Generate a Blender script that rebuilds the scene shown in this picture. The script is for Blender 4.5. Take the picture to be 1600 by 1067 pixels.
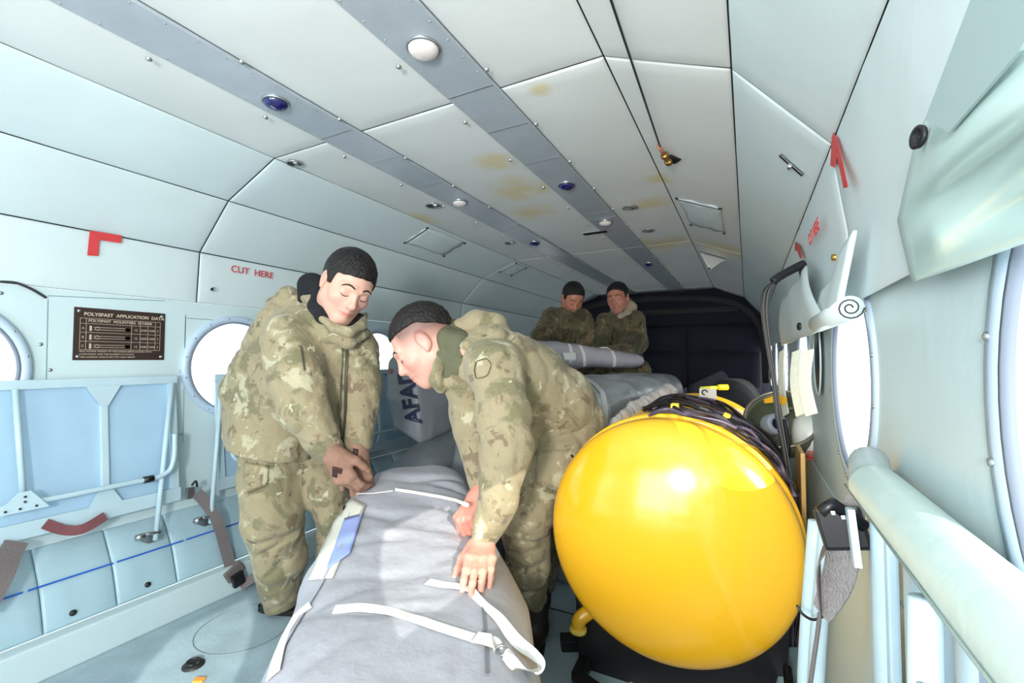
import bpy, bmesh, math, random
import numpy as np
from mathutils import Vector, Matrix
from mathutils.bvhtree import BVHTree
random.seed(7); rng = np.random.default_rng(7)
SC = bpy.context.scene; COL = SC.collection
for o in list(bpy.data.objects): bpy.data.objects.remove(o)

# ------------------------------------------------------------------ camera
F = 711.0                                   # focal length in pixels of a 1600 px wide frame (16 mm)
PITCH = math.atan(26.5 / F)
YAW = math.atan(368 / F * math.cos(PITCH))
CAM = Vector((.92, 0, .94))
FW = Vector((-math.sin(YAW) * math.cos(PITCH), math.cos(YAW) * math.cos(PITCH), math.sin(PITCH)))
RT = Vector((math.cos(YAW), math.sin(YAW), 0)); UP = RT.cross(FW)
cd = bpy.data.cameras.new('camera'); cd.sensor_width = 36; cd.lens = F / 1600 * 36; cd.clip_start = .01; cd.clip_end = 200
cam = bpy.data.objects.new('camera', cd); COL.objects.link(cam)
cam.matrix_world = Matrix((RT, UP, -FW)).transposed().to_4x4(); cam.location = CAM
SC.camera = cam
# ------------------------------------------------------------------ view, world, light
SC.view_settings.view_transform = 'Standard'; SC.view_settings.look = 'None'
SC.view_settings.gamma = 1; SC.view_settings.use_curve_mapping = False
SC.view_settings.exposure = 0.10
w = bpy.data.worlds.new('sky'); SC.world = w; w.use_nodes = True
bg = w.node_tree.nodes['Background']; bg.inputs[0].default_value = (.95, .98, 1, 1); bg.inputs[1].default_value = 3.0
def lamp(name, kind, loc, energy, size=.3, target=None, color=(1, 1, 1), sy=None):
    l = bpy.data.lights.new(name, kind); l.energy = energy; l.color = color
    if kind == 'AREA':
        l.size = size
        if sy: l.shape = 'RECTANGLE'; l.size_y = sy
    elif kind == 'SUN': l.angle = size
    else: l.shadow_soft_size = size
    o = bpy.data.objects.new(name, l); COL.objects.link(o); o.location = loc
    if target is not None:
        d = Vector(target) - Vector(loc); o.rotation_euler = d.to_track_quat('-Z', 'Y').to_euler()
    return o
lamp('sun', 'SUN', (4, -3, 3), 4.5, .009, Vector((4, -3, 3)) + Vector((-1.68, 1.41, -.905)), (1, .93, .82))
# daylight through the open cabin door and the cockpit passage in front, behind the photographer
lamp('door_daylight', 'AREA', (.30, -1.6, .85), 20, 1.2, (-.2, 2.2, 1.35), (1, .985, .965), 1.0)
# the camera's flash with a soft head
lamp('camera_flash', 'AREA', (.80, -.80, 1.05), 30, .22, (-.25, 2.4, 1.45), (1, .985, .96))

# ------------------------------------------------------------------ helpers
def at(px, py, d):                          # point seen at a pixel, d metres along the viewing axis
    return CAM + d * (FW + (px - 800) / F * RT + (533.5 - py) / F * UP)
def on(px, py, ax, val):                    # point seen at a pixel on the plane axis=val
    r = FW + (px - 800) / F * RT + (533.5 - py) / F * UP
    return CAM + (val - CAM[ax]) / r[ax] * r
def lin(c): return tuple((x / 12.92 if x <= .04045 else ((x + .055) / 1.055) ** 2.4) for x in c)
def rgb(r, g, b): return lin((r / 255, g / 255, b / 255)) + (1,)
def M(name, base, rough=.5, metal=0, var=0, vscale=6, bump=0, bscale=60, coat=0, stretch=None, detail=4, emit=None):
    m = bpy.data.materials.new(name); m.use_nodes = True; nt = m.node_tree; N = nt.nodes; L = nt.links
    b = N['Principled BSDF']; b.inputs['Roughness'].default_value = rough; b.inputs['Metallic'].default_value = metal
    b.inputs['Base Color'].default_value = base
    if coat: b.inputs['Coat Weight'].default_value = coat; b.inputs['Coat Roughness'].default_value = .08
    tc = N.new('ShaderNodeTexCoord'); mp = N.new('ShaderNodeMapping'); L.new(tc.outputs['Object'], mp.inputs[0])
    if stretch: mp.inputs['Scale'].default_value = stretch
    if var:
        n = N.new('ShaderNodeTexNoise'); n.inputs['Scale'].default_value = vscale; n.inputs['Detail'].default_value = detail
        L.new(mp.outputs[0], n.inputs[0])
        r = N.new('ShaderNodeValToRGB'); r.color_ramp.elements[0].position = .3; r.color_ramp.elements[1].position = .7
        r.color_ramp.elements[0].color = tuple(max(0, x * (1 - var)) for x in base[:3]) + (1,)
        r.color_ramp.elements[1].color = tuple(min(1, x * (1 + var)) for x in base[:3]) + (1,)
        L.new(n.outputs[0], r.inputs[0]); L.new(r.outputs[0], b.inputs['Base Color'])
    if bump:
        n2 = N.new('ShaderNodeTexNoise'); n2.inputs['Scale'].default_value = bscale; n2.inputs['Detail'].default_value = 5
        L.new(mp.outputs[0], n2.inputs[0]); bp = N.new('ShaderNodeBump'); bp.inputs['Strength'].default_value = bump
        bp.inputs['Distance'].default_value = .01; L.new(n2.outputs[0], bp.inputs['Height']); L.new(bp.outputs[0], b.inputs['Normal'])
    if emit: b.inputs['Emission Color'].default_value = emit[0]; b.inputs['Emission Strength'].default_value = emit[1]
    return m
def mix_spots(m, spots, color, amount=.8, nscale=14):
    """stains with a shape of their own: noise broken spots around given object-space points (x,y,z,radius)"""
    nt = m.node_tree; N = nt.nodes; L = nt.links; b = N['Principled BSDF']
    src = b.inputs['Base Color'].links[0].from_socket if b.inputs['Base Color'].links else None
    geo = N.new('ShaderNodeNewGeometry'); acc = None
    for (x, y, z, r) in spots:
        d = N.new('ShaderNodeVectorMath'); d.operation = 'DISTANCE'; d.inputs[1].default_value = (x, y, z); L.new(geo.outputs['Position'], d.inputs[0])
        mr = N.new('ShaderNodeMapRange'); mr.inputs[1].default_value = 0; mr.inputs[2].default_value = r; mr.inputs[3].default_value = 1; mr.inputs[4].default_value = 0
        L.new(d.outputs['Value'], mr.inputs[0])
        if acc is None: acc = mr.outputs[0]
        else:
            a = N.new('ShaderNodeMath'); a.operation = 'MAXIMUM'; L.new(acc, a.inputs[0]); L.new(mr.outputs[0], a.inputs[1]); acc = a.outputs[0]
    n = N.new('ShaderNodeTexNoise'); n.inputs['Scale'].default_value = nscale; L.new(geo.outputs['Position'], n.inputs[0])
    mu = N.new('ShaderNodeMath'); mu.operation = 'MULTIPLY'; L.new(acc, mu.inputs[0]); L.new(n.outputs[0], mu.inputs[1])
    mr = N.new('ShaderNodeMapRange'); mr.inputs[1].default_value = .12; mr.inputs[2].default_value = .4; mr.inputs[3].default_value = 0; mr.inputs[4].default_value = amount
    L.new(mu.outputs[0], mr.inputs[0])
    mx = N.new('ShaderNodeMix'); mx.data_type = 'RGBA'; L.new(mr.outputs[0], mx.inputs[0])
    if src: L.new(src, mx.inputs[6])
    else: mx.inputs[6].default_value = b.inputs['Base Color'].default_value
    mx.inputs[7].default_value = color; L.new(mx.outputs[2], b.inputs['Base Color'])

def tag(o, label=None, cat=None, group=None, kind=None):
    if label: o['label'] = label
    if cat: o['category'] = cat
    if group: o['group'] = group
    if kind: o['kind'] = kind
    return o
def thing(name, label, cat, loc=(0, 0, 0), group=None, rot=None):
    o = bpy.data.objects.new(name, None); COL.objects.link(o); o.location = loc; o.empty_display_size = .05
    if rot: o.rotation_euler = rot
    return tag(o, label, cat, group)
def wloc(o):
    v = Vector((0, 0, 0))
    while o is not None: v += o.location; o = o.parent
    return v
def mesh_obj(name, me, m, parent=None, origin=None):
    o = bpy.data.objects.new(name, me); COL.objects.link(o)
    if m is not None:
        if isinstance(m, (list, tuple)):
            for q in m: me.materials.append(q)
        else: me.materials.append(m)
    if parent is not None:
        off = wloc(parent); o.parent = parent
        me.transform(Matrix.Translation(-off))
    elif origin is not None:
        me.transform(Matrix.Translation(-Vector(origin))); o.location = origin
    return o
class MB:
    def __init__(s): s.v = []; s.f = []; s.sm = []
    def add(s, vs, fs, sm=True):
        k = len(s.v); s.v += [tuple(p) for p in vs]; s.f += [tuple(i + k for i in f) for f in fs]; s.sm += [sm] * len(fs); return s
    def box(s, c, size, R=None, bev=0):
        bm = bmesh.new(); bmesh.ops.create_cube(bm, size=1)
        for v in bm.verts: v.co = Vector((v.co.x * size[0], v.co.y * size[1], v.co.z * size[2]))
        if bev: bmesh.ops.bevel(bm, geom=list(bm.edges), offset=bev, segments=2, affect='EDGES', profile=.6)
        if R is not None:
            for v in bm.verts: v.co = R @ v.co
        for v in bm.verts: v.co += Vector(c)
        bm.verts.index_update(); s.add([v.co[:] for v in bm.verts], [[v.index for v in f.verts] for f in bm.faces], False); bm.free(); return s
    def beam(s, a, b, w_, t, upv=(0, 0, 1), bev=0):       # box from a to b, w_ wide, t thick along the side of upv
        a = Vector(a); b = Vector(b); y = (b - a).normalized(); x = y.cross(Vector(upv)).normalized(); z = x.cross(y)
        return s.box((a + b) / 2, (w_, (b - a).length, t), Matrix((x, y, z)).transposed(), bev)
    def tube(s, pts, r, n=10, smooth=0, caps=True, flat=None):
        pts = [Vector(p) for p in pts]
        if smooth: pts = spline(pts, smooth)
        rr = r if callable(r) else (lambda t: r)
        vs = []; fs = []; T = []
        for i in range(len(pts)):
            T.append((pts[min(i + 1, len(pts) - 1)] - pts[max(i - 1, 0)]).normalized())
        u = T[0].orthogonal().normalized()
        for i, p in enumerate(pts):
            u = (u - T[i] * u.dot(T[i])).normalized(); v = T[i].cross(u); rad = rr(i / max(1, len(pts) - 1))
            for k in range(n):
                a = 2 * math.pi * k / n; vs.append(p + rad * (math.cos(a) * u + math.sin(a) * v))
        for i in range(len(pts) - 1):
            for k in range(n): fs.append((i * n + k, i * n + (k + 1) % n, (i + 1) * n + (k + 1) % n, (i + 1) * n + k))
        if caps: fs.append(tuple(reversed(range(n)))); fs.append(tuple((len(pts) - 1) * n + k for k in range(n)))
        return s.add(vs, fs)
    def ribbon(s, pts, nrm, width, th=.002, smooth=6):    # webbing: centre points, face normals
        P = [Vector(p) for p in pts]; Nn = [Vector(n) for n in nrm] if isinstance(nrm[0], (list, tuple, Vector)) else [Vector(nrm)] * len(P)
        if smooth: P = spline(P, smooth); Nn = spline(Nn, smooth)
        wf = width if callable(width) else (lambda t: width)
        vs = []; fs = []
        for i, p in enumerate(P):
            t = (P[min(i + 1, len(P) - 1)] - P[max(i - 1, 0)]).normalized(); n = Nn[i]; n = (n - t * n.dot(t)).normalized(); b = t.cross(n)
            w2 = wf(i / (len(P) - 1)) / 2
            for (sx, sz) in ((-1, .5), (1, .5), (1, -.5), (-1, -.5)): vs.append(p + b * sx * w2 + n * sz * th)
        for i in range(len(P) - 1):
            for k in range(4): fs.append((i * 4 + k, i * 4 + (k + 1) % 4, i * 4 + 4 + (k + 1) % 4, i * 4 + 4 + k))
        fs += [(3, 2, 1, 0), tuple((len(P) - 1) * 4 + k for k in range(4))]
        return s.add(vs, fs, False)
    def lathe(s, prof, c, axis, n=32, cap=False):          # profile (r, h) about axis through c
        c = Vector(c); ax = Vector(axis).normalized(); u = ax.orthogonal().normalized(); v = ax.cross(u); vs = []; fs = []
        for (r, h) in prof:
            for k in range(n):
                a = 2 * math.pi * k / n; vs.append(c + ax * h + r * (math.cos(a) * u + math.sin(a) * v))
        for i in range(len(prof) - 1):
            for k in range(n): fs.append((i * n + k, i * n + (k + 1) % n, (i + 1) * n + (k + 1) % n, (i + 1) * n + k))
        if cap: fs.append(tuple(reversed(range(n)))); fs.append(tuple((len(prof) - 1) * n + k for k in range(n)))
        return s.add(vs, fs)
    def slab(s, poly, d):                                  # convex/concave polygon pushed by vector d
        d = Vector(d); n = len(poly); vs = [Vector(p) for p in poly] + [Vector(p) + d for p in poly]
        fs = [tuple(range(n)), tuple(reversed(range(n, 2 * n)))] + [(i, i + n, (i + 1) % n + n, (i + 1) % n) for i in range(n)]
        return s.add(vs, fs, False)
    def build(s, name, m, parent=None, origin=None):
        me = bpy.data.meshes.new(name); me.from_pydata(s.v, [], s.f); me.polygons.foreach_set('use_smooth', s.sm); me.update()
        bm = bmesh.new(); bm.from_mesh(me); bmesh.ops.recalc_face_normals(bm, faces=bm.faces); bm.to_mesh(me); bm.free()
        return mesh_obj(name, me, m, parent, origin)
def spline(P, k):
    out = []; n = len(P)
    for i in range(n - 1):
        p0 = P[max(i - 1, 0)]; p1 = P[i]; p2 = P[i + 1]; p3 = P[min(i + 2, n - 1)]
        for j in range(k):
            t = j / k
            out.append(.5 * ((2 * p1) + (p2 - p0) * t + (2 * p0 - 5 * p1 + 4 * p2 - p3) * t * t + (3 * p1 - p0 - 3 * p2 + p3) * t ** 3))
    out.append(P[-1].copy() if hasattr(P[-1], 'copy') else P[-1]); return out
def text_mesh(body, size, origin, xdir, ydir, ext=.0006, bold=0, align='CENTER'):
    """lettering as a thin solid; origin = middle of the baseline, xdir/ydir the writing's axes"""
    c = bpy.data.curves.new('lettering', 'FONT'); c.body = body; c.size = size; c.extrude = ext; c.align_x = align; c.offset = bold
    o = bpy.data.objects.new('lettering', c); COL.objects.link(o)
    bpy.context.view_layer.update(); dg = bpy.context.evaluated_depsgraph_get()
    me = bpy.data.meshes.new_from_object(o.evaluated_get(dg)); bpy.data.objects.remove(o)
    x = Vector(xdir).normalized(); y = Vector(ydir).normalized(); z = x.cross(y)
    Mx = Matrix((x, y, z)).transposed().to_4x4(); Mx.translation = Vector(origin); me.transform(Mx); me.materials.clear(); return me
def copy_tree(o, loc=None, parent=None):
    c = o.copy(); COL.objects.link(c)
    if parent is not None: c.parent = parent
    if loc is not None: c.location = loc
    for ch in list(o.children): copy_tree(ch, None, c)
    return c
# smooth pseudo noise for geometry
_NK = rng.normal(size=(10, 3)); _NP = rng.uniform(0, 6.28, 10)
def snoise(P, f, seed=0):
    P = np.asarray(P) * f; out = 0
    for i in range(6):
        k = _NK[(i + seed) % 10]; q = P @ k + _NP[(i * 3 + seed) % 10]
        out = out + np.sin(q + 1.3 * np.sin(P @ _NK[(i + 4 + seed) % 10] * .7 + seed))
    return out / 6
def grid_obj(name, G, m, parent=None, origin=None, thick=0, smooth=True):
    nu, nv = len(G), len(G[0]); mb = MB(); vs = [p for row in G for p in row]
    fs = [(i * nv + j, (i + 1) * nv + j, (i + 1) * nv + j + 1, i * nv + j + 1) for i in range(nu - 1) for j in range(nv - 1)]
    me = bpy.data.meshes.new(name); me.from_pydata([tuple(v) for v in vs], [], fs)
    me.polygons.foreach_set('use_smooth', [smooth] * len(fs)); me.update()
    o = mesh_obj(name, me, m, parent, origin)
    if thick: s = o.modifiers.new('thickness', 'SOLIDIFY'); s.thickness = thick; s.offset = 0
    return o

# ------------------------------------------------------------------ materials
PAD = M('padding_aqua', rgb(207, 220, 222), .62, var=.035, vscale=3.5, bump=.16, bscale=12)
PADC = M('padding_ceiling', rgb(216, 219, 217), .6, var=.045, vscale=3, bump=.15, bscale=12)
mix_spots(PADC, [(.05, 1.75, 1.68, .22), (-.02, 2.05, 1.68, .18), (.43, 1.12, 1.68, .05), (.52, 2.2, 1.68, .16), (-.6, 1.9, 1.68, .16),
                 (.45, 3.0, 1.68, .3), (.1, 1.45, 1.68, .12), (.8, 3.0, 1.6, .3), (.62, 1.9, 1.68, .1)], rgb(214, 196, 140), .7, 11)
WALLP = M('wall_paint_aqua', rgb(200, 219, 222), .45, var=.03, vscale=4, bump=.06, bscale=40)
BACKING = M('backing_dark', rgb(52, 58, 60), .9)
SEAM = M('seam_dark', rgb(48, 54, 56), .9)
BLUE = M('bench_blue_paint', rgb(164, 196, 219), .42, var=.04, vscale=7, bump=.04)
BLUE_L = M('bench_light_paint', rgb(185, 209, 219), .4, var=.04, vscale=9, bump=.05)
DUCT = M('duct_blue_paint', rgb(166, 195, 206), .42, var=.06, vscale=5, bump=.08)
FLOORM = M('floor_blue_grey_paint', rgb(156, 177, 186), .5, var=.14, vscale=9, bump=.12, bscale=80, detail=8)
STRIP = M('strip_grey_metal', rgb(172, 180, 188), .36, metal=.12, var=.05, vscale=12, bump=.05)
STEEL = M('steel', rgb(175, 178, 180), .3, metal=.9)
DARKM = M('dark_metal', rgb(45, 45, 47), .5, metal=.4)
BLACK = M('black_plastic', rgb(24, 24, 27), .38)
BRASS = M('brass', rgb(170, 130, 70), .35, metal=.9)
RED = M('red_paint', rgb(205, 62, 66), .5, var=.06, vscale=30)
LBLUE = M('blue_line_paint', rgb(20, 92, 200), .45)
WHITE = M('white_plastic', rgb(232, 232, 230), .4)
NAVY = M('navy_quilt', rgb(17, 22, 38), .85, var=.2, vscale=5, bump=.3, bscale=14)
NAVY2 = M('dark_grey_fabric', rgb(40, 42, 44), .85, var=.1, bump=.3, bscale=12)
YEL = M('yellow_enamel', rgb(246, 186, 36), .2, var=.03, vscale=3, coat=.6)
SHEEN = M('ring_paint', rgb(176, 190, 214), .35, var=.03)
GLASS = bpy.data.materials.new('window_glass'); GLASS.use_nodes = True
_n = GLASS.node_tree.nodes; _l = GLASS.node_tree.links
_g = _n.new('ShaderNodeBsdfGlossy'); _g.inputs['Roughness'].default_value = .02; _t = _n.new('ShaderNodeBsdfTransparent'); _t.inputs[0].default_value = (.96, .98, .98, 1)
_m = _n.new('ShaderNodeMixShader'); _m.inputs[0].default_value = .05
_l.new(_t.outputs[0], _m.inputs[1]); _l.new(_g.outputs[0], _m.inputs[2]); _l.new(_m.outputs[0], _n['Material Output'].inputs[0])

# ------------------------------------------------------------------ hull
Y0, Y1 = -1.9, 5.2
PROF = [(-1.105, 1.17), (-1.09, 1.38), (-.90, 1.565), (-.62, 1.68), (-.33, 1.68), (-.186, 1.68), (.186, 1.68), (.33, 1.68), (.62, 1.68), (.90, 1.565), (1.075, 1.36), (1.105, 1.17)]
CEN = Vector((0, 0, 1.0))
def hull_sheet(name, prof, m, y0=Y0, y1=Y1, out=.012):
    G = []
    for (x, z) in prof:
        n = Vector((x, 0, z - 1.0)).normalized() * out
        G.append([(x + n.x, y, z + n.z) for y in (y0, y1)])
    o = grid_obj(name, G, m, origin=(G[0][0][0], y0, 1.2), thick=.006, smooth=False); return tag(o, kind='structure')
ceil = hull_sheet('ceiling', PROF[2:10], BACKING)
wl = bpy.data.objects.new('wall_left', None); COL.objects.link(wl); wl.location = (-1.105, 0, 0); tag(wl, kind='structure')
wr = bpy.data.objects.new('wall_right', None); COL.objects.link(wr); wr.location = (1.105, 0, 0); tag(wr, kind='structure')
def sheet_child(name, prof, m, par, y0=Y0, y1=Y1, out=.012):
    G = []
    for (x, z) in prof:
        n = Vector((x, 0, z - 1.0)).normalized() * out
        G.append([(x + n.x, y, z + n.z) for y in (y0, y1)])
    return grid_obj(name, G, m, parent=par, thick=.006, smooth=False)
sheet_child('backing_sheet', PROF[0:3], BACKING, wl); sheet_child('backing_sheet', PROF[9:12], BACKING, wr)
def panel(par, a, b, y0, y1, m, gap=.0022, th=.0035, sag=.004, seed=0, name='padding_panel', wrinkle=.0018, nu=None, nv=None):
    """a padded quilt panel between two points of the hull section (or a polyline of them)"""
    pl = [Vector((p[0], 0, p[1])) for p in ([a, b] if not isinstance(a, list) else a)]
    seg = [0]
    for i in range(1, len(pl)): seg.append(seg[-1] + (pl[i] - pl[i - 1]).length)
    Lt = seg[-1]
    def P(s):
        for i in range(1, len(pl)):
            if s <= seg[i] + 1e-6: return pl[i - 1].lerp(pl[i], (s - seg[i - 1]) / (seg[i] - seg[i - 1]))
        return pl[-1]
    def steps(L, mn):
        k = max(3, int(L / mn)); return [gap, gap + .003, gap + .008] + [gap + .008 + (L - 2 * gap - .016) * i / k for i in range(1, k)] + [L - gap - .008, L - gap - .003, L - gap]
    S = steps(Lt, .035); T = steps(y1 - y0, .045); G = []
    pr0 = [0, .7, 1.0]; out = []
    for i, s in enumerate(S):
        row = []; p = P(s); q = P(min(Lt, s + .004)); q0 = P(max(0, s - .004)); t = (q - q0).normalized(); n = Vector((t.z, 0, -t.x))
        if n.dot(CEN - p) < 0: n = -n
        ei = min(i, len(S) - 1 - i); fi = pr0[ei] if ei < 3 else 1
        for j, y in enumerate(T):
            ej = min(j, len(T) - 1 - j); fj = pr0[ej] if ej < 3 else 1
            u = s / Lt; v = (y) / (y1 - y0)
            h = th * min(fi, fj) + sag * (4 * u * (1 - u)) * (4 * v * (1 - v)) ** .5 * min(fi, fj)
            row.append((p, n, y0 + y, h, min(fi, fj)))
        out.append(row)
    pts = np.array([[(r[0].x * 1, r[2], r[0].z) for r in row] for row in out]).reshape(-1, 3)
    nz = (snoise(pts + seed, 9, seed) + .6 * snoise(pts * np.array([1, 2.2, 1]), 21, seed + 1)) * wrinkle
    k = 0
    for row in out:
        g = []
        for (p, n, y, h, f) in row:
            q = p + n * (h + nz[k] * f); g.append((q.x, y, q.z)); k += 1
        G.append(g)
    return grid_obj(name, G, m, parent=par)
JY = [Y0, -.88, 1.068, 3.02, 4.97, Y1]
sd = 0
for i in range(len(JY) - 1):
    a, b = JY[i], JY[i + 1]
    for (k0, k1, par, m) in ((1, 2, wl, PAD), (2, 3, ceil, PAD), (3, 4, ceil, PADC), (5, 6, ceil, PADC), (7, 8, ceil, PADC), (8, 9, ceil, PADC), (9, 10, wr, PAD)):
        sd += 1
        panel(par, PROF[k0], PROF[k1], a, b, m, seed=sd % 9)
    for (k0, k1, par) in ((0, 1, wl),):
        sd += 1; panel(par, PROF[k0], PROF[k1], a, b, PAD, seed=sd % 9)
# right upper wall panels down to the windows
for i in range(len(JY) - 1):
    panel(wr, [PROF[10], (1.10, 1.17), (1.088, 1.035)], None, JY[i], JY[i + 1], PAD, seed=(i * 2) % 9)
# window bands: cells with round holes
WL_C = [.363 + .874 * i for i in range(-2, 6)]; WR_C = [.26 + .875 * i for i in range(-2, 6)]
ZB, ZT, ZC, RW = .60, 1.17, .905, .205
def wband(par, X, centres, radii={}):
    for ci, c in enumerate(centres):
        y0, y1 = c - .437, c + .437 + (.0012 if X > 0 else 0); n = 48; vs = []; fs = []
        RW = radii.get(ci, globals()['RW'])
        y1 = min(y1, Y1)
        for k in range(n):
            a = 2 * math.pi * k / n; ca, sa = math.cos(a), math.sin(a)
            vs.append((X, c + RW * ca, ZC + RW * sa))
            sx = ((y1 - c) if ca > 0 else (c - y0)) / max(abs(ca), 1e-6); sz = ((ZT - ZC) if sa > 0 else (ZC - ZB)) / max(abs(sa), 1e-6); s = min(sx, sz)
            vs.append((X, c + s * ca, ZC + s * sa))
        # corners
        for k in range(n): fs.append((2 * k, 2 * k + 1, (2 * k + 3) % (2 * n), (2 * k + 2) % (2 * n)))
        corner = [(X, y1, ZT), (X, y0, ZT), (X, y0, ZB), (X, y1, ZB)]
        mb = MB(); mb.add(vs, fs, False)
        for cr in corner:
            best = None
            for k in range(n):
                p = Vector(vs[2 * k + 1]); q = Vector(vs[(2 * k + 3) % (2 * n)])
                if abs(p.y - q.y) > 1e-5 and abs(p.z - q.z) > 1e-5:
                    m_ = (p + q) / 2
                    dd = (m_ - Vector(cr)).length
                    if best is None or dd < best[0]: best = (dd, p, q)
            if best: mb.add([best[1], best[2], cr], [(0, 1, 2)], False)
        o = mb.build('wall_sheet', WALLP, par)
wband(wl, -1.105, WL_C); wband(wr, 1.105, WR_C, {2: .262})
# lower wall behind the benches
sheet_child('lower_wall_sheet', [(-1.105, .60), (-1.085, .345)], WALLP, wl, out=0)
sheet_child('lower_wall_sheet', [(1.105, .60), (1.06, .2), (.98, 0)], WALLP, wr, out=0)
# ends of the cabin
def back(name, y, m):
    poly = [(-1.12, y, 0), (-1.12, y, 1.2), (-1.1, y, 1.4), (-.92, y, 1.6), (-.63, y, 1.72), (.63, y, 1.72), (.92, y, 1.6), (1.1, y, 1.4), (1.12, y, 1.2), (1.12, y, 0)]
    return tag(MB().slab(poly, (0, .03, 0)).build(name, m, origin=(0, y, 0)), kind='structure')
wb = back('wall_back', Y1, NAVY)
# quilted curtain folds on the clamshell doors
for k, (z0, z1) in enumerate(((.02, .52), (.53, .99), (1.0, 1.3))):
    for j in range(3):
        x0 = -1.05 + j * .7
        G = []
        for i in range(12):
            u = i / 11; row = []
            for q in range(18):
                v = q / 17; b = .05 * (4 * u * (1 - u)) ** .4 * (4 * v * (1 - v)) ** .4
                row.append((x0 + .69 * v, Y1 - .01 - b, z0 + (z1 - z0) * u))
            G.append(row)
        grid_obj('quilted_cover', G, NAVY, parent=wb)
mb = MB()
mb.tube([(-1.05, 5.1, 1.2), (-.9, 5.08, 1.45), (-.5, 5.06, 1.57), (.4, 5.06, 1.57), (.85, 5.08, 1.47), (1.05, 5.1, 1.2), (1.08, 5.1, .7)], .035, 10, 6)
mb.build('door_arch', NAVY2, wb)
mb = MB(); mb.box((.35, 5.08, 1.44), (1.0, .05, .06), bev=.02); mb.build('dark_header', NAVY2, wb)
wf = bpy.data.objects.new('wall_front', None); COL.objects.link(wf); wf.location = (0, Y0, 0); tag(wf, kind='structure')
for (x0, x1, z0, z1) in ((-1.11, -.45, 0, 1.7), (.45, 1.11, 0, 1.7), (-.45, .45, 1.5, 1.7)):
    MB().box(((x0 + x1) / 2, Y0 - .02, (z0 + z1) / 2), (x1 - x0, .04, z1 - z0)).build('bulkhead_sheet', WALLP, wf)
# floor
fl = MB(); fl.box((0, (Y0 + Y1) / 2, -.02), (2.1, Y1 - Y0, .04)); fl = fl.build('floor', FLOORM, origin=(0, 0, 0)); tag(fl, kind='structure')
mb = MB()
for y in (.2, 1.62, 2.9): mb.box((0, y, .0012), (1.95, .004, .0024))
mb.build('floor_joint', SEAM, fl)
mb = MB()   # round hatch cover outline
c = Vector((-.66, 1.02, 0))
mb.lathe([(.150, 0), (.150, .0015), (.153, .0015), (.153, 0)], c, (0, 0, 1), 48); mb.build('hatch_ring', M('hatch_groove', rgb(112, 126, 132), .7), fl)
# floor tie-down rings
for (px, py) in ((302, 1040),):
    p = on(px, py, 2, 0); mb = MB(); mb.lathe([(.03, 0), (.03, .004), (.012, .008), (.001, .008)], p, (0, 0, 1), 20)
    mb.tube([p + Vector((.018 * math.cos(a), .018 * math.sin(a), .012)) for a in [i * .45 for i in range(14)]], .0035, 8)
    mb.build('tie_down_ring', DARKM, fl)
# side duct on the left
DP = [(-1.085, .345), (-1.01, .235), (-.985, .17), (-.965, .113)]
tr = bpy.data.objects.new('trim_1', None); COL.objects.link(tr); tr.location = (-1, 0, 0); tag(tr, kind='structure')
ys = [.593 - .18 * 3 + .18 * i for i in range(-2, 27)]
for i in range(len(ys) - 1):
    panel(tr, DP, None, ys[i], ys[i + 1], DUCT, gap=.0008, th=.007, sag=.0, wrinkle=.0003, name='duct_section', seed=i % 7)
grid_obj('duct_core', [[(x - .006, y, z - .003) for y in (Y0, Y1)] for (x, z) in DP], DUCT, parent=tr, smooth=False)
mb = MB(); mb.box((-.99, (Y0 + Y1) / 2, .054), (.14, Y1 - Y0, .108), bev=.006); mb.build('duct_sill', WALLP, tr)
mb = MB()
ay = -.3; ks = 0
while ay < 3.6:
    L = .205
    mb.beam((-1.0045, ay, .2455), (-1.0045, ay + L, .2455), .004, .007, (.75, 0, .5)); ay += L + .012; ks += 1
mb.build('blue_dashed_line', LBLUE, tr)
mb = MB()
for y in (.66, .86): mb.lathe([(.009, 0), (.009, .004), (.001, .005)], (-.968, y, .145), (1, 0, .3), 14)
mb.build('drain_plug', DARKM, tr)
# right duct (mostly hidden)
tr2 = MB().box((1.03, (Y0 + Y1) / 2, .07), (.12, Y1 - Y0, .14), bev=.02).build('trim_2', DUCT, origin=(1.03, 0, 0)); tag(tr2, kind='structure')
# ceiling light strips (metal rails)
for sx, n_ in ((-.258, 3), (.258, 4)):
    t_ = MB(); t_.box((sx, (Y0 + Y1) / 2, 1.6735), (.150, Y1 - Y0, .009), bev=.002); o = t_.build('trim_%d' % n_, STRIP, origin=(sx, 0, 1.67)); tag(o, kind='structure')
    # riveted doublers and clips along both edges
    for k, y in enumerate((1.03, 1.25, 1.52, 2.2, 2.3, 3.0)):
        MB().box((sx, y, 1.6685), (.142, .003, .0015)).build('joint_line', STEEL, o)
    mb = MB()
    for y in np.arange(-.4, 5, .065):
        for s in (-1, 1): mb.lathe([(.0022, 0), (.0015, -.0014), (.0002, -.0016)], (sx + s * .064, y, 1.669), (0, 0, 1), 8)
    mb.build('rivet', STEEL, o)['kind'] = 'stuff'
    for y in np.arange(-.35, 4.9, .30):
        for s in (-1, 1):
            c_ = MB(); yy = y + (.11 if s > 0 else 0)
            c_.lathe([(.0072, 0), (.0068, -.004), (.003, -.0065), (.0002, -.007)], (sx + s * .094, yy, 1.664), (0, 0, 1), 12); c_.build('panel_fastener', STEEL, o)
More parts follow.
